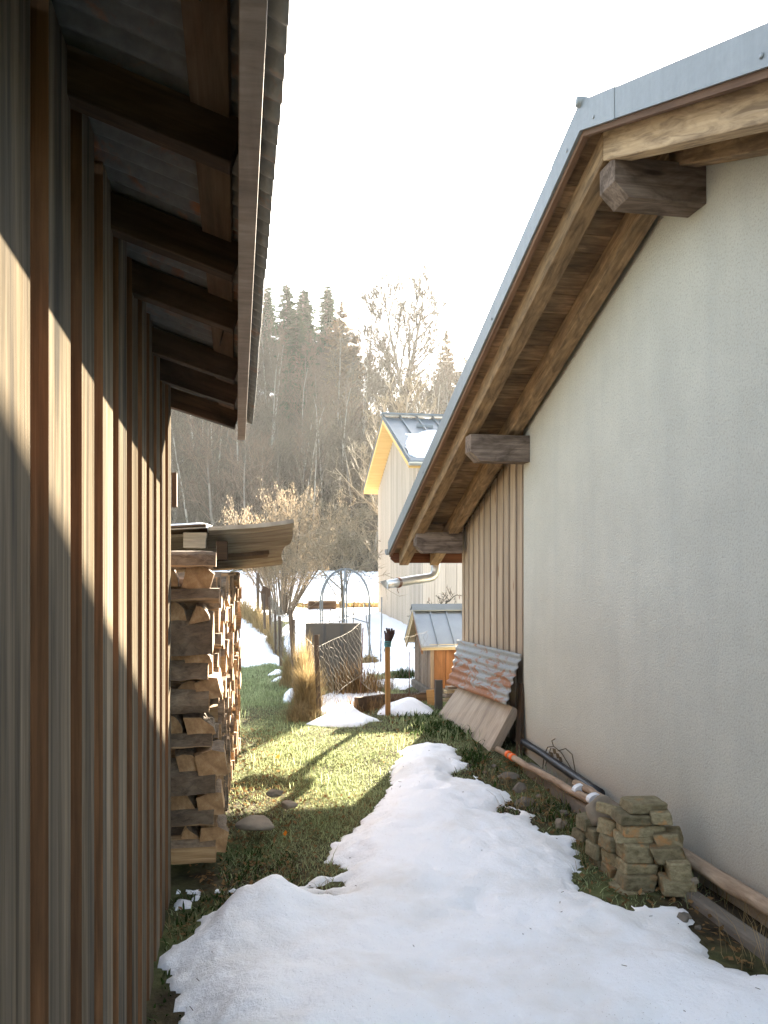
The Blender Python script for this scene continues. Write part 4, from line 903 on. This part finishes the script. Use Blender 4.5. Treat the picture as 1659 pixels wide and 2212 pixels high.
# ================================================================== GRASS AND LITTER
def blades(name, mat, n, bounds, hmin, hmax, wd, lean, seed, cond=None, label=None, dens=None, cat='grass'):
    r_ = np.random.default_rng(seed); x = r_.uniform(bounds[0], bounds[1], n); y = r_.uniform(bounds[2], bounds[3], n)
    ok = snowfree(x, y, -.008) & (x < 2.62)
    ok &= ~((x < -.1) & (y > 4.55) & (y < 8)) & (x > -.34 + 0 * y)
    if dens is not None: ok &= r_.random(n) < dens(x, y)
    x, y = x[ok], y[ok]; n = len(x); z = g(x, y) - .005
    h = r_.uniform(hmin, hmax, n) * (.7 + .6 * np.clip(fbm(x * 2.5, y * 2.5, 31) + .5, 0, 1.2)); a = r_.uniform(0, 6.283, n); l = r_.uniform(.2, lean, n) * h; w = wd * r_.uniform(.6, 1.3, n)
    dx, dy = np.cos(a), np.sin(a); b = np.stack((x, y, z), 1); sd = np.stack((-dy, dx, 0 * x), 1) * w[:, None]
    md = b + np.stack((dx * l * .35, dy * l * .35, h * .62), 1); tp = b + np.stack((dx * l, dy * l, h), 1)
    V = np.stack((b - sd, b + sd, md - sd * .8, md + sd * .8, tp), 1).reshape(-1, 3)
    i = np.arange(n) * 5; Fc = [f for k in i.tolist() for f in ((k, k + 1, k + 3, k + 2), (k + 2, k + 3, k + 4))]
    mb = MB(); mb.add(V, Fc, rnd=np.repeat(r_.random(n), 5), bc=np.zeros((len(V), 3)))
    o = mb.build(name, M[mat]); return tag(o, label, cat, None, 'stuff')
lawn = lambda x, y: np.clip(.75 + .9 * fbm(x * 1.1, y * 1.1, 40), .12, 1) * (1 - .85 * sst(0, .4, x - 1.55 - .14 * np.maximum(y - 5, 0)) * (y < 8.2)) * (.3 + .7 * sst(4.6, 5.6, y + .8 * x)) * (.25 + .75 * sst(.0, .5, x + .3 - .1 * (y - 5)))
blades('grass', 'grass', 115000, (-.4, 2.6, 3.9, 10.5), .012, .036, .0026, 2.4, 1, label='short green grass of the path between the snow patches', dens=lawn)
blades('grass', 'grass', 9000, (-.4, 2.6, 3.9, 10.2), .07, .13, .0024, .9, 2, label='taller grass blades scattered over the path', dens=lambda x, y: np.clip(fbm(x * 2, y * 2, 44) * 2, 0, 1) * sst(4.8, 6, y + x * .7))
blades('straw', 'dry', 26000, (-.3, 2.3, 5.0, 10.3), .008, .03, .0016, 3.0, 12, label='flattened dead straw lying in the grass of the path', cat='straw', dens=lambda x, y: np.clip(.35 + fbm(x * 1.7, y * 1.7, 61) * 1.6, 0.05, 1))
blades('grass', 'grass', 40000, (-1.2, 2.2, 10, 15.5), .03, .07, .004, 1, 3, label='grass strip in the shade beyond the firewood stack')
blades('grass', 'grass', 30000, (-2, 9, 15.5, 40), .03, .08, .012, 1, 4, label='thin grass showing through the garden snow')
blades('weeds', 'weed', 9000, (1.5, 2.62, 4.5, 9.2), .03, .075, .007, 1.6, 5, label='low dark weeds along the foot of the house wall', dens=lambda x, y: np.clip((x - 1.75 + .05 * (y - 5)) * 2.2, 0, 1) * np.clip(.3 + 1.6 * fbm(x * 2, y * 2, 51), 0, 1) * (.35 + .65 * (y > 6.5)), cat='weeds')
blades('weeds', 'weed', 1100, (-.36, .35, 3.3, 5.2), .015, .045, .006, 1.6, 6, label='mossy weeds at the foot of the shed and the firewood', cat='weeds')
blades('dry_blades', 'dry', 2000, (1.9, 2.6, 2.4, 6.5), .04, .20, .0016, 1.4, 7, label='dead grass stalks between the kerb slabs and the snow', cat='dry grass', dens=lambda x, y: np.clip(fbm(x * 3, y * 3, 47) * 2 + .35, 0, 1))
blades('dry_blades', 'dry', 9000, (-.35, 1.0, 4.0, 7), .015, .05, .0018, 2.2, 8, label='dead grass stalks in the shaded moss below the firewood', cat='dry grass', dens=lambda x, y: np.clip(fbm(x * 2.5, y * 2.5, 48) * 2, 0, 1))
def leaves(name, mat, n, bounds, size, seed, label, dens=None):
    r_ = np.random.default_rng(seed); x = r_.uniform(bounds[0], bounds[1], n); y = r_.uniform(bounds[2], bounds[3], n); ok = snowfree(x, y)
    if dens is not None: ok &= r_.random(n) < dens(x, y)
    mb = MB()
    for px, py in zip(x[ok], y[ok]):
        s_ = size * r_.uniform(.5, 1.3); a = r_.uniform(0, 6.28); e1 = np.array((math.cos(a), math.sin(a), r_.normal(0, .35))) * s_; e2 = np.array((-math.sin(a), math.cos(a), r_.normal(0, .35))) * s_ * .55
        c = np.array((px, py, gz(px, py) + r_.uniform(.01, .035)))
        mb.add([c - e1, c + e2 - e1 * .1, c + e1, c - e2], [(0, 1, 2, 3)], rnd=r_.random(), bc=np.zeros((4, 3)))
    return tag(mb.build(name, M[mat]), label, 'leaves', None, 'stuff')
leaves('leaf_litter', 'litter', 2600, (-.2, 1.2, 4.5, 8.5), .018, 3, 'brown leaf litter along the foot of the firewood stack', lambda x, y: np.clip(1 - (x + .1 - .05 * (y - 4.7)) / .55, 0.03, 1))
leaves('leaf_litter', 'litter', 1500, (1.5, 2.5, 2.2, 6.9), .02, 9, 'brown leaf litter and bark in the soil strip around the stone pile')
leaves('leaf_litter', 'litter', 900, (-.3, 1.3, 4.0, 6.2), .014, 10, 'small dead leaves in the shaded grass before the woodpile')
leaves('leaf_litter', 'litter', 500, (1.2, 2.5, 6.5, 10), .018, 4, 'brown leaf litter near the wooden slab')
leaves('leaf_litter', 'litter', 2500, (2.2, 9.5, 29.8, 33.3), .09, 5, 'brown leaves on the bare bed beyond the pavilion')
for i, (u, v, d, lb) in enumerate(((600, 1638, 6.75, 'bright orange fallen leaf on the sunlit grass'), (616, 1805, 5.1, 'dull orange leaf in the shaded grass'))):
    mb = MB(); c = PZ(u, v, .03); r1 = .022 if i == 0 else .014
    mb.add([c + (-r1, 0, .01), c + (0, -r1 * .7, .0), c + (r1, 0, .02), c + (r1 * .2, r1 * .8, .03)], [(0, 1, 2, 3)], bc=np.zeros((4, 3)))
    tag(mb.build('fallen_leaf', M['orange_leaf']), lb, 'leaf')
def tuft(label, c, n, h, spread, lean, seed, mat='dry', w=.003, name='dry_grass_clump', along=None):
    r_ = np.random.default_rng(seed); t = thing(name, label, 'dry grass', c); mb = MB()
    for k in range(n):
        a = r_.uniform(0, 6.28); q = abs(r_.normal(0, .5)); s_ = r_.random()
        b = np.array((c[0] + math.cos(a) * spread * q, c[1] + math.sin(a) * spread * q, 0)) + (0 if along is None else np.array((along[0], along[1], 0)) * s_); b[2] = gz(b[0], b[1]) - .01
        hh = h * r_.uniform(.35, 1.05) * (1 - .5 * min(q, 1)); l = r_.uniform(.05, lean) * hh; e = np.array((math.cos(a) * l, math.sin(a) * l, 0)); sd = np.array((-math.sin(a), math.cos(a), 0)) * w * r_.uniform(.5, 1.3)
        m_ = b + e * .3 + (0, 0, hh * .6); tp = b + e * 1.1 + (0, 0, hh * (1 - .3 * l / hh))
        mb.add([b - sd, b + sd, m_ + sd * .8, m_ - sd * .8, tp + r_.normal(0, .03, 3)], [(0, 1, 2, 3), (3, 2, 4)], rnd=r_.random(), bc=np.zeros((5, 3)))
    mb.build('stalks', M[mat], t); return t
tuft('tall golden dry grass clump at the near corner of the chain-link fence', PZ(664, 1545, 0), 2600, .72, .17, .45, 1)
tuft('golden matted dry grass spreading in front of the leaning fence post', PZ(655, 1553, 0) + (-.03, -.05, 0), 1200, .26, .22, 1.3, 2)
tuft('straw-coloured grass climbing the chain-link beside the leaning post', PZ(672, 1535, 0), 1400, 1.0, .09, .12, 3, along=(-.1, .9))
tuft('brown dry grass at the crooked double posts of the old fence', PZ(628, 1482, 0), 1500, .62, .17, .35, 4, w=.004)
tuft('dry grass strip along the middle of the old fence', PZ(604, 1420, 0), 1300, .75, .15, .3, 5, w=.005, along=(-.1, 2.4))
tuft('pale dry grass strip along the far end of the old fence', PZ(583, 1372, 0), 1600, 1.0, .25, .3, 6, w=.008, along=(-.7, 6))
tuft('low dry grass at the foot of the dark panel', PZ(700, 1490, 0) + (0, -.25, 0), 900, .35, .15, .9, 7, along=(.9, 0))
tuft('red-brown dead weeds in front of the dark panel', PZ(715, 1497, 0) + (0, -.35, 0), 420, .62, .18, .45, 8, 'litter', .006, along=(.55, 0))
tuft('dark grass tussock beside the hutch foundation', PZ(862, 1466, 0), 700, .22, .25, 1.1, 9, 'weed', .005, along=(.2, 0))
tuft('dry grass tussock at the foot of the rose pavilion', PZ(797, 1432, 0), 700, .22, .22, 1.2, 10, w=.005)
tuft('thin dead stalks in the snow of the fenced bed', PZ(740, 1540, 0), 220, .35, .35, .7, 11, 'litter', .003, along=(.5, 0))
tuft('dry grass fringe on the bare bed beyond the pavilion', P(700, 1316, 30), 1200, .45, .5, .8, 12, w=.012, along=(6.2, .4))
t = thing('dead_plant', 'dead climbing plant with a few curled leaves against the stucco wall', 'plant', PX(1195, 1640, 2.56))
q = MB(); 
for pts in ([(1172, 1662), (1176, 1630), (1183, 1614), (1196, 1612), (1212, 1625), (1235, 1662), (1262, 1695)], [(1205, 1622), (1222, 1617), (1236, 1630), (1243, 1668)], [(1196, 1613), (1192, 1600), (1199, 1596)], [(1190, 1616), (1182, 1640), (1178, 1655)]):
    q.tube([PX(u, v, 2.565) for u, v in pts], .0042, 5)
for u, v in ((1198, 1622), (1205, 1632), (1192, 1630), (1211, 1640), (1203, 1645)):
    c = PX(u, v, 2.55); q.add([c + (0, -.02, .02), c + (-.012, .02, .02), c + (0, .02, -.03), c + (.01, -.02, -.02)], [(0, 1, 2, 3)], bc=np.zeros((4, 3)))
q.build('stems', M['twig'], t)

# ================================================================== TREES
def wander(r_, p, d, L, n, wob, up):
    pts = [np.array(p, float)]; d = np.array(d, float); d /= np.linalg.norm(d)
    for k in range(n):
        d = d + r_.normal(0, wob, 3) + np.array((0, 0, up)); d /= np.linalg.norm(d); pts.append(pts[-1] + d * L / n)
    return np.array(pts)
def side(r_, d, ang):
    a = r_.normal(0, 1, 3); a -= d * (a @ d); a /= np.linalg.norm(a) + 1e-9
    return d * math.cos(ang) + a * math.sin(ang)
def bare_tree(seed, H, r0, kids=(13, 8, 6, 4), first=.25, ang=.8, up=.10, lf=.42, tip=.010, fork=0, wob=.05, leaf=None):
    r_ = np.random.default_rng(seed); T, Cn = MB(), MB()
    stems = [wander(r_, (0, 0, -.4), (r_.normal(0, .04), r_.normal(0, .04), 1), H * .95, 9, wob, .03)]
    if fork:
        b = stems[0][2]; stems = [np.vstack((stems[0][:2], wander(r_, b, (-.28, .1, 1), H * .74, 8, wob, .06))), wander(r_, b, (.30, -.1, 1), H * .78, 8, wob, .06)]
    def rec(pts, rad, lvl):
        n = kids[lvl]; m = len(pts) - 1; f0 = first if lvl == 0 else .22
        for k in range(n):
            f = f0 + (1 - f0) * (k + r_.random()) / n; i = min(int(f * m), m - 1); p = pts[i] + (pts[i + 1] - pts[i]) * (f * m - i)
            d = pts[i + 1] - pts[i]; d /= np.linalg.norm(d); L = np.linalg.norm(pts[-1] - pts[0]) * lf * (1.15 - .75 * f) * r_.uniform(.7, 1.25) * (1 if lvl else 1.0)
            dd = side(r_, d, ang * r_.uniform(.7, 1.2)); rr = max(rad * (1 - .75 * f) * .5, tip)
            if lvl == len(kids) - 1:
                Cn.spike(p, dd * L + np.array((0, 0, L * .15)), rr, rnd=r_.random())
                if leaf and r_.random() < leaf:
                    q = p + dd * L; s_ = .09; Cn.add([q, q + (s_ * .3, 0, -s_ * .4), q + (0, 0, -s_), q + (-s_ * .2, s_ * .2, -s_ * .4)], [(0, 1, 2, 3)], mat=1, rnd=r_.random(), bc=np.zeros((4, 3)))
            else:
                b = wander(r_, p, dd, L, 4 if lvl == 0 else 3, .13, up)
                Cn.tube(b, np.linspace(rr, max(rr * .3, tip * .8), len(b)), 4 if lvl == 0 else 3, cap=False, rnd=r_.random()); rec(b, rr, lvl + 1)
    for s_ in stems:
        T.tube(s_, np.linspace(r0, r0 * .16, len(s_)), 7, cap=False); rec(s_, r0, 0)
    return T, Cn
def spruce(seed, H, r0, mat='needle', dens=1.0, wide=.17, droop=.35, jit=.12):
    r_ = np.random.default_rng(seed); T, Cn = MB(), MB(); T.tube([(0, 0, -.4), (0, 0, H * .5), (.05, 0, H)], [r0, r0 * .55, .02], 6)
    z = H * .12
    while z < H * .985:
        f = z / H; L = wide * H * (1 - f) ** .68 * r_.uniform(.75, 1.1) + .12; n = int((5 + 3 * (1 - f)) * dens) + 1; a0 = r_.uniform(0, 6.28)
        for k in range(n):
            a = a0 + k * 6.283 / n + r_.normal(0, .15); l = L * r_.uniform(.7 - jit * .6, 1.12); zj = z + r_.normal(0, jit * .5); d = np.array((math.cos(a), math.sin(a), 0))
            b = [np.array((0, 0, zj)) + d * l * s_ + np.array((0, 0, -droop * l * s_ + .28 * l * s_ * s_)) for s_ in np.linspace(0, 1, 5)]
            Cn.tube(b, np.linspace(.03, .008, 5), 3, cap=False, mat=0, rnd=.4)
            sd = np.array((-d[1], d[0], 0))
            for s_ in np.linspace(.12, 1, int(7 + l * 8)):
                i = min(int(s_ * 4), 3); p = b[i] + (b[i + 1] - b[i]) * (s_ * 4 - i)
                for sg in (-1, 1):
                    ln = (.24 + .40 * (1 - s_) * l * .5) * r_.uniform(.6, 1.3); e = (sd * sg * .85 + d * .55 + np.array((0, 0, r_.uniform(-.55, .05)))) * ln; wv = np.cross(e, (0, 0, 1.)) * .42 + np.array((0, 0, .03))
                    Cn.add([p, p + e * .5 + wv, p + e, p + e * .5 - wv], [(0, 1, 2, 3)], mat=1, rnd=r_.random(), bc=np.zeros((4, 3)))
        z += H * .022 * r_.uniform(.8, 1.2) / max(dens, .5)
    return T, Cn
def plant(name, label, cat, tc, x, y, mats, group=None, z=None, yaw=0, sc=1, trunk='trunk', crown='crown'):
    t = thing(name, label, cat, (x, y, gz(x, y) if z is None else z), group); t.rotation_euler.z = yaw; t.scale = (sc,) * 3
    tc[0].build(trunk, mats[0], t, local=True); tc[1].build(crown, mats[1], t, local=True); return t
def hill(u, d): q = P(u, VH, d); return q[0], q[1]
rt = np.random.default_rng(77)
GS = 'trees on the wooded slope'
kinds = []
kinds.append((plant('bare_tree', 'slender bare grey tree standing in the thicket of the wooded slope', 'tree', bare_tree(1, 12.5, .10, (18, 9, 7), .28, .6, .16, .32, .02), *hill(470, 74), (M['trunk_pale'], M['twig'])), 'a'))
kinds.append((plant('bare_tree', 'slender bare grey tree standing in the thicket of the wooded slope', 'tree', bare_tree(2, 13.5, .11, (20, 9, 7), .22, .7, .14, .34, .02), *hill(585, 80), (M['trunk_pale'], M['twig'])), 'a'))
kinds.append((plant('bare_tree', 'bushy bare brown tree standing in the thicket of the wooded slope', 'tree', bare_tree(3, 10.5, .12, (24, 11, 8), .10, .8, .12, .44, .02), *hill(690, 78), (M['trunk'], M['twig_red'])), 'b'))
kinds.append((plant('bare_tree', 'bushy bare brown tree standing in the thicket of the wooded slope', 'tree', bare_tree(4, 9, .11, (24, 11, 8), .08, .85, .12, .48, .02), *hill(800, 70), (M['trunk'], M['twig'])), 'b'))
kinds.append((plant('larch_tree', 'bare reddish larch standing on the wooded slope', 'tree', spruce(5, 13, .14, dens=1.0, wide=.21, droop=.2, jit=.5), *hill(725, 98), (M['trunk'], [M['twig_red'], M['needle_dry']])), 'c'))
for t, _ in kinds: t['group'] = GS
spots = []
for d0, n in ((66, 13), (71, 13), (77, 13), (83, 13), (90, 13), (97, 14), (104, 13)):
    for k in range(n):
        u = 340 + (1040 - 340) * (k + rt.uniform(.1, .9)) / n; spots.append((u, d0 + rt.uniform(-2.5, 2.5)))
for u, d in spots:
    ci = int(rt.choice(5, p=(.26, .26, .26, .21, .01))) if d < 95 else int(rt.choice(5, p=(.25, .25, .25, .16, .09)))
    o = copy_tree(kinds[ci][0]); x, y = hill(u, d); o.location = (x, y, gz(x, y)); o.rotation_euler.z = rt.uniform(0, 6.28); s_ = rt.uniform(.75, 1.15) * (.78 if d > 100 else 1); o.scale = (s_, s_, s_)
for k in range(46):
    u = 520 + (1045 - 520) * (k + rt.uniform(.1, .9)) / 46; d = rt.uniform(98, 113); ci = int(rt.choice((2, 3, 1, 4), p=(.45, .33, .2, .02))); vt = 700 + .0 * u + 55 * (u > 820) + rt.uniform(-5, 75)
    o = copy_tree(kinds[ci][0]); x, y = hill(u, d); z = gz(x, y); s_ = (EYE + (VH - vt) / F * d - z) / (12.5, 13.5, 10.5, 9, 13)[ci]; s_ = max(.5, s_); o.location = (x, y, z); o.rotation_euler.z = rt.uniform(0, 6.28); o.scale = (max(s_, .8),) * 2 + (s_,)
# the skyline trees one can tell apart
def skyl(name, label, tc, u, vtop, d, H, mats, **k):
    x, y = hill(u, d); zt = EYE + (VH - vtop) / F * d; z = gz(x, y); s_ = (zt - z) / H
    return plant(name, label, 'tree', tc, x, y, mats, sc=s_, **k)
spr = spruce(11, 15, .2, wide=.25, droop=.5, dens=1.15, jit=.3); spm = (M['trunk'], [M['trunk'], M['needle']])
s1 = skyl('spruce_tree', 'dark green spruce with the highest tip of the pair left on the skyline', spr, 618, 610, 106, 15, spm)
for u, vt, d, lb in ((655, 622, 102, 'dark green spruce just right of the highest one, fuller at its base'), (706, 612, 112, 'lone spruce tip standing between the dark pair and the big bare tree'), (577, 616, 112, 'spruce tip partly hidden behind the rusty eave'), (640, 668, 96, 'lower broad dark spruce in front of the skyline pair')):
    o = copy_tree(s1); x, y = hill(u, d); z = gz(x, y); s_ = (EYE + (VH - vt) / F * d - z) / 15; w_ = s_ * (1.15 if d < 105 else 1); o.location = (x, y, z); o.scale = (w_, w_, s_); o.rotation_euler.z = rt.uniform(0, 6); o['label'] = lb
for u, vt, d, lb in ((735, 650, 104, 'reddish larch left of the big bare tree on the skyline'), (962, 712, 112, 'reddish larch tip on the skyline right of the big forked tree')):
    o = copy_tree(kinds[4][0]); x, y = hill(u, d); z = gz(x, y); s_ = (EYE + (VH - vt) / F * d - z) / 13; o.location = (x, y, z); o.scale = (s_, s_, s_); o['label'] = lb; o['group'] = GS
skyl('oak_tree', 'big forked bare tree spreading its crown against the white sky', bare_tree(23, 15, .34, (18, 11, 9, 5), .18, .72, .13, .5, .028, fork=1), 872, 625, 105, 14.6, (M['trunk'], M['twig_dark']))
skyl('ash_tree', 'bare tree with a rounded crown left of the big forked tree', bare_tree(27, 14, .2, (16, 9, 7, 4), .3, .7, .13, .44, .022), 790, 640, 108, 13.4, (M['trunk'], M['twig']))
# brush covering the slope
r_ = np.random.default_rng(8); mb = MB()
for k in range(9500):
    d = r_.uniform(61, 104); u = r_.uniform(330, 1050); x, y = hill(u, d); z = gz(x, y); h = r_.uniform(.9, 3.6) * (1 if d > 64 else .8)
    dv = np.array((r_.normal(0, .22), r_.normal(0, .22), 1)) * h; mb.spike((x, y, z - .05), dv, .026, rnd=r_.random())
    for j in range(5):
        f = r_.uniform(.2, .85); mb.spike(np.array((x, y, z)) + dv * f, (r_.normal(0, .4) * h * .45, r_.normal(0, .4) * h * .45, h * .32), .02, rnd=r_.random())
tag(mb.build('brushwood', M['twig']), 'dense bare brushwood covering the foot and flank of the wooded slope', 'brushwood', None, 'stuff')

# shrubs and fruit trees of the garden
t = thing('hazel_bush', 'tall hazel bush with yellowish catkin twigs rising behind the old fence', 'bush', (*P(612, 1312, 27)[:2], gz(*P(612, 1312, 27)[:2])))
r_ = np.random.default_rng(31); T, Cn = MB(), MB(); bx, by = P(612, 1312, 27)[:2]; bz = gz(bx, by)
for k in range(38):
    a = r_.uniform(0, 6.28); ln = abs(r_.normal(.36, .24)); p = np.array((bx + .22 * math.cos(a), by + .22 * math.sin(a), bz - .1)); L = r_.uniform(1.9, 4.1)
    s_ = wander(r_, p, (math.cos(a) * ln, math.sin(a) * ln, 1), L, 6, .06, .0); T.tube(s_, np.linspace(.034, .009, 7), 4, cap=False, rnd=r_.random())
    for j in range(22):
        f = r_.uniform(.36, 1); i = min(int(f * 6), 5); q = s_[i] + (s_[i + 1] - s_[i]) * (f * 6 - i); d = side(r_, (s_[i + 1] - s_[i]) / np.linalg.norm(s_[i + 1] - s_[i]), .6)
        b = wander(r_, q, d, r_.uniform(.4, 1.2), 3, .15, .22); Cn.tube(b, [.010, .008, .006, .004], 3, cap=False, rnd=r_.random())
        for m_ in range(8):
            pp_ = b[1] + (b[3] - b[1]) * r_.random(); Cn.spike(pp_, side(r_, d, .7) * r_.uniform(.12, .32), .005, rnd=r_.random())
            for c_ in range(int(r_.random() < .8) + int(f > .6)):
                w_ = pp_ + r_.normal(0, .06, 3); hh = r_.uniform(.05, .10); Cn.add([w_, w_ + (.012, 0, -hh * .4), w_ + (0, .004, -hh), w_ + (-.012, .006, -hh * .4)], [(0, 1, 2, 3)], mat=1, rnd=r_.random(), bc=np.zeros((4, 3)))
T.build('stems', M['twig_dark'], t); Cn.build('twigs', [M['twig_pale'], M['catkin']], t)
ft = bare_tree(41, 3.1, .055, (12, 8, 7, 4), .42, 1.0, .02, .68, .0055, wob=.03)
fx, fy = P(746, 1350, 16.8)[:2]
plant('fruit_tree', 'young fruit tree with a spreading tangled crown above the rose pavilion', 'tree', ft, fx, fy, (M['mossy'], M['twig_pale']))
wt = bare_tree(43, 9.2, .12, (30, 11, 9), .08, .95, .22, .46, .011)
wx, wy = P(872, 1300, 33)[:2]
plant('willow_tree', 'pale-twigged bare tree rising behind the timber house', 'tree', wt, wx, wy, (M['trunk_pale'], M['twig_pale']))
ap = bare_tree(47, 1.9, .10, (7, 6, 5), .35, 1.0, .02, .55, .006, wob=.16)
ax_, ay_ = P(976, 1340, 13.5)[:2]
plant('apple_tree', 'old gnarled apple tree half hidden by the corner of the larch cladding', 'tree', ap, ax_, ay_, (M['mossy'], M['twig_dark']))

# ================================================================== AIR, SKY, SUN, CAMERA
HAZE = .00027
mb = MB(); mb.box(-305, 305, -32, 305, -3.2, 52); mm = bpy.data.materials.new('haze_air'); mm.use_nodes = True; nt = mm.node_tree
nt.nodes.remove(nt.nodes['Principled BSDF']); pv = nt.nodes.new('ShaderNodeVolumePrincipled'); pv.inputs['Density'].default_value = HAZE; pv.inputs['Color'].default_value = (.95, .95, .93, 1); pv.inputs['Anisotropy'].default_value = .4
nt.links.new(pv.outputs[0], nt.nodes['Material Output'].inputs['Volume'])
if HAZE: tag(mb.build('haze', mm), kind='stuff')
SUN = Vector((-1, -1.9, -.825)).normalized(); EL = math.asin(-SUN.z); AZ = math.atan2(-SUN.x, -SUN.y)
W = bpy.data.worlds.new('World'); SC.world = W; W.use_nodes = True; nt = W.node_tree
sk = nt.nodes.new('ShaderNodeTexSky'); sk.sky_type = 'NISHITA'; sk.sun_disc = False; sk.sun_elevation = EL; sk.sun_rotation = AZ
sk.altitude = 600; sk.air_density = 1.0; sk.dust_density = 2.5; sk.ozone_density = 1.0
bg = nt.nodes['Background']; hs = nt.nodes.new('ShaderNodeHueSaturation'); hs.inputs['Saturation'].default_value = .62; nt.links.new(sk.outputs[0], hs.inputs['Color']); tn_ = nt.nodes.new('ShaderNodeMix'); tn_.data_type = 'RGBA'; tn_.blend_type = 'MULTIPLY'; tn_.inputs[0].default_value = 1; tn_.inputs[7].default_value = (.97, .985, .975, 1); nt.links.new(hs.outputs[0], tn_.inputs[6]); nt.links.new(tn_.outputs[2], bg.inputs[0]); bg.inputs[1].default_value = .075
su = bpy.data.lights.new('sun', 'SUN'); su.energy = 5.0; su.angle = R(.55); su.color = (1, .88, .70)
so = bpy.data.objects.new('sun', su); COL.objects.link(so); so.rotation_euler = SUN.to_track_quat('-Z', 'Y').to_euler()
cm = bpy.data.cameras.new('camera'); cm.sensor_fit = 'HORIZONTAL'; cm.sensor_width = 36; cm.lens = F / 1659 * 36; cm.shift_y = (VH - 1106) / 1659
cm.clip_start = .05; cm.clip_end = 1000
co = bpy.data.objects.new('camera', cm); COL.objects.link(co); co.location = (0, 0, EYE); co.rotation_euler = (R(90), 0, -TH); SC.camera = co
vs = SC.view_settings; vs.view_transform = 'Standard'; vs.look = 'None'; vs.exposure = 3.7; vs.gamma = 1; vs.use_curve_mapping = False
SC.cycles.max_bounces = 8; SC.cycles.diffuse_bounces = 5; SC.cycles.volume_bounces = 1; SC.cycles.transparent_max_bounces = 8
SC.cycles.use_denoising = True
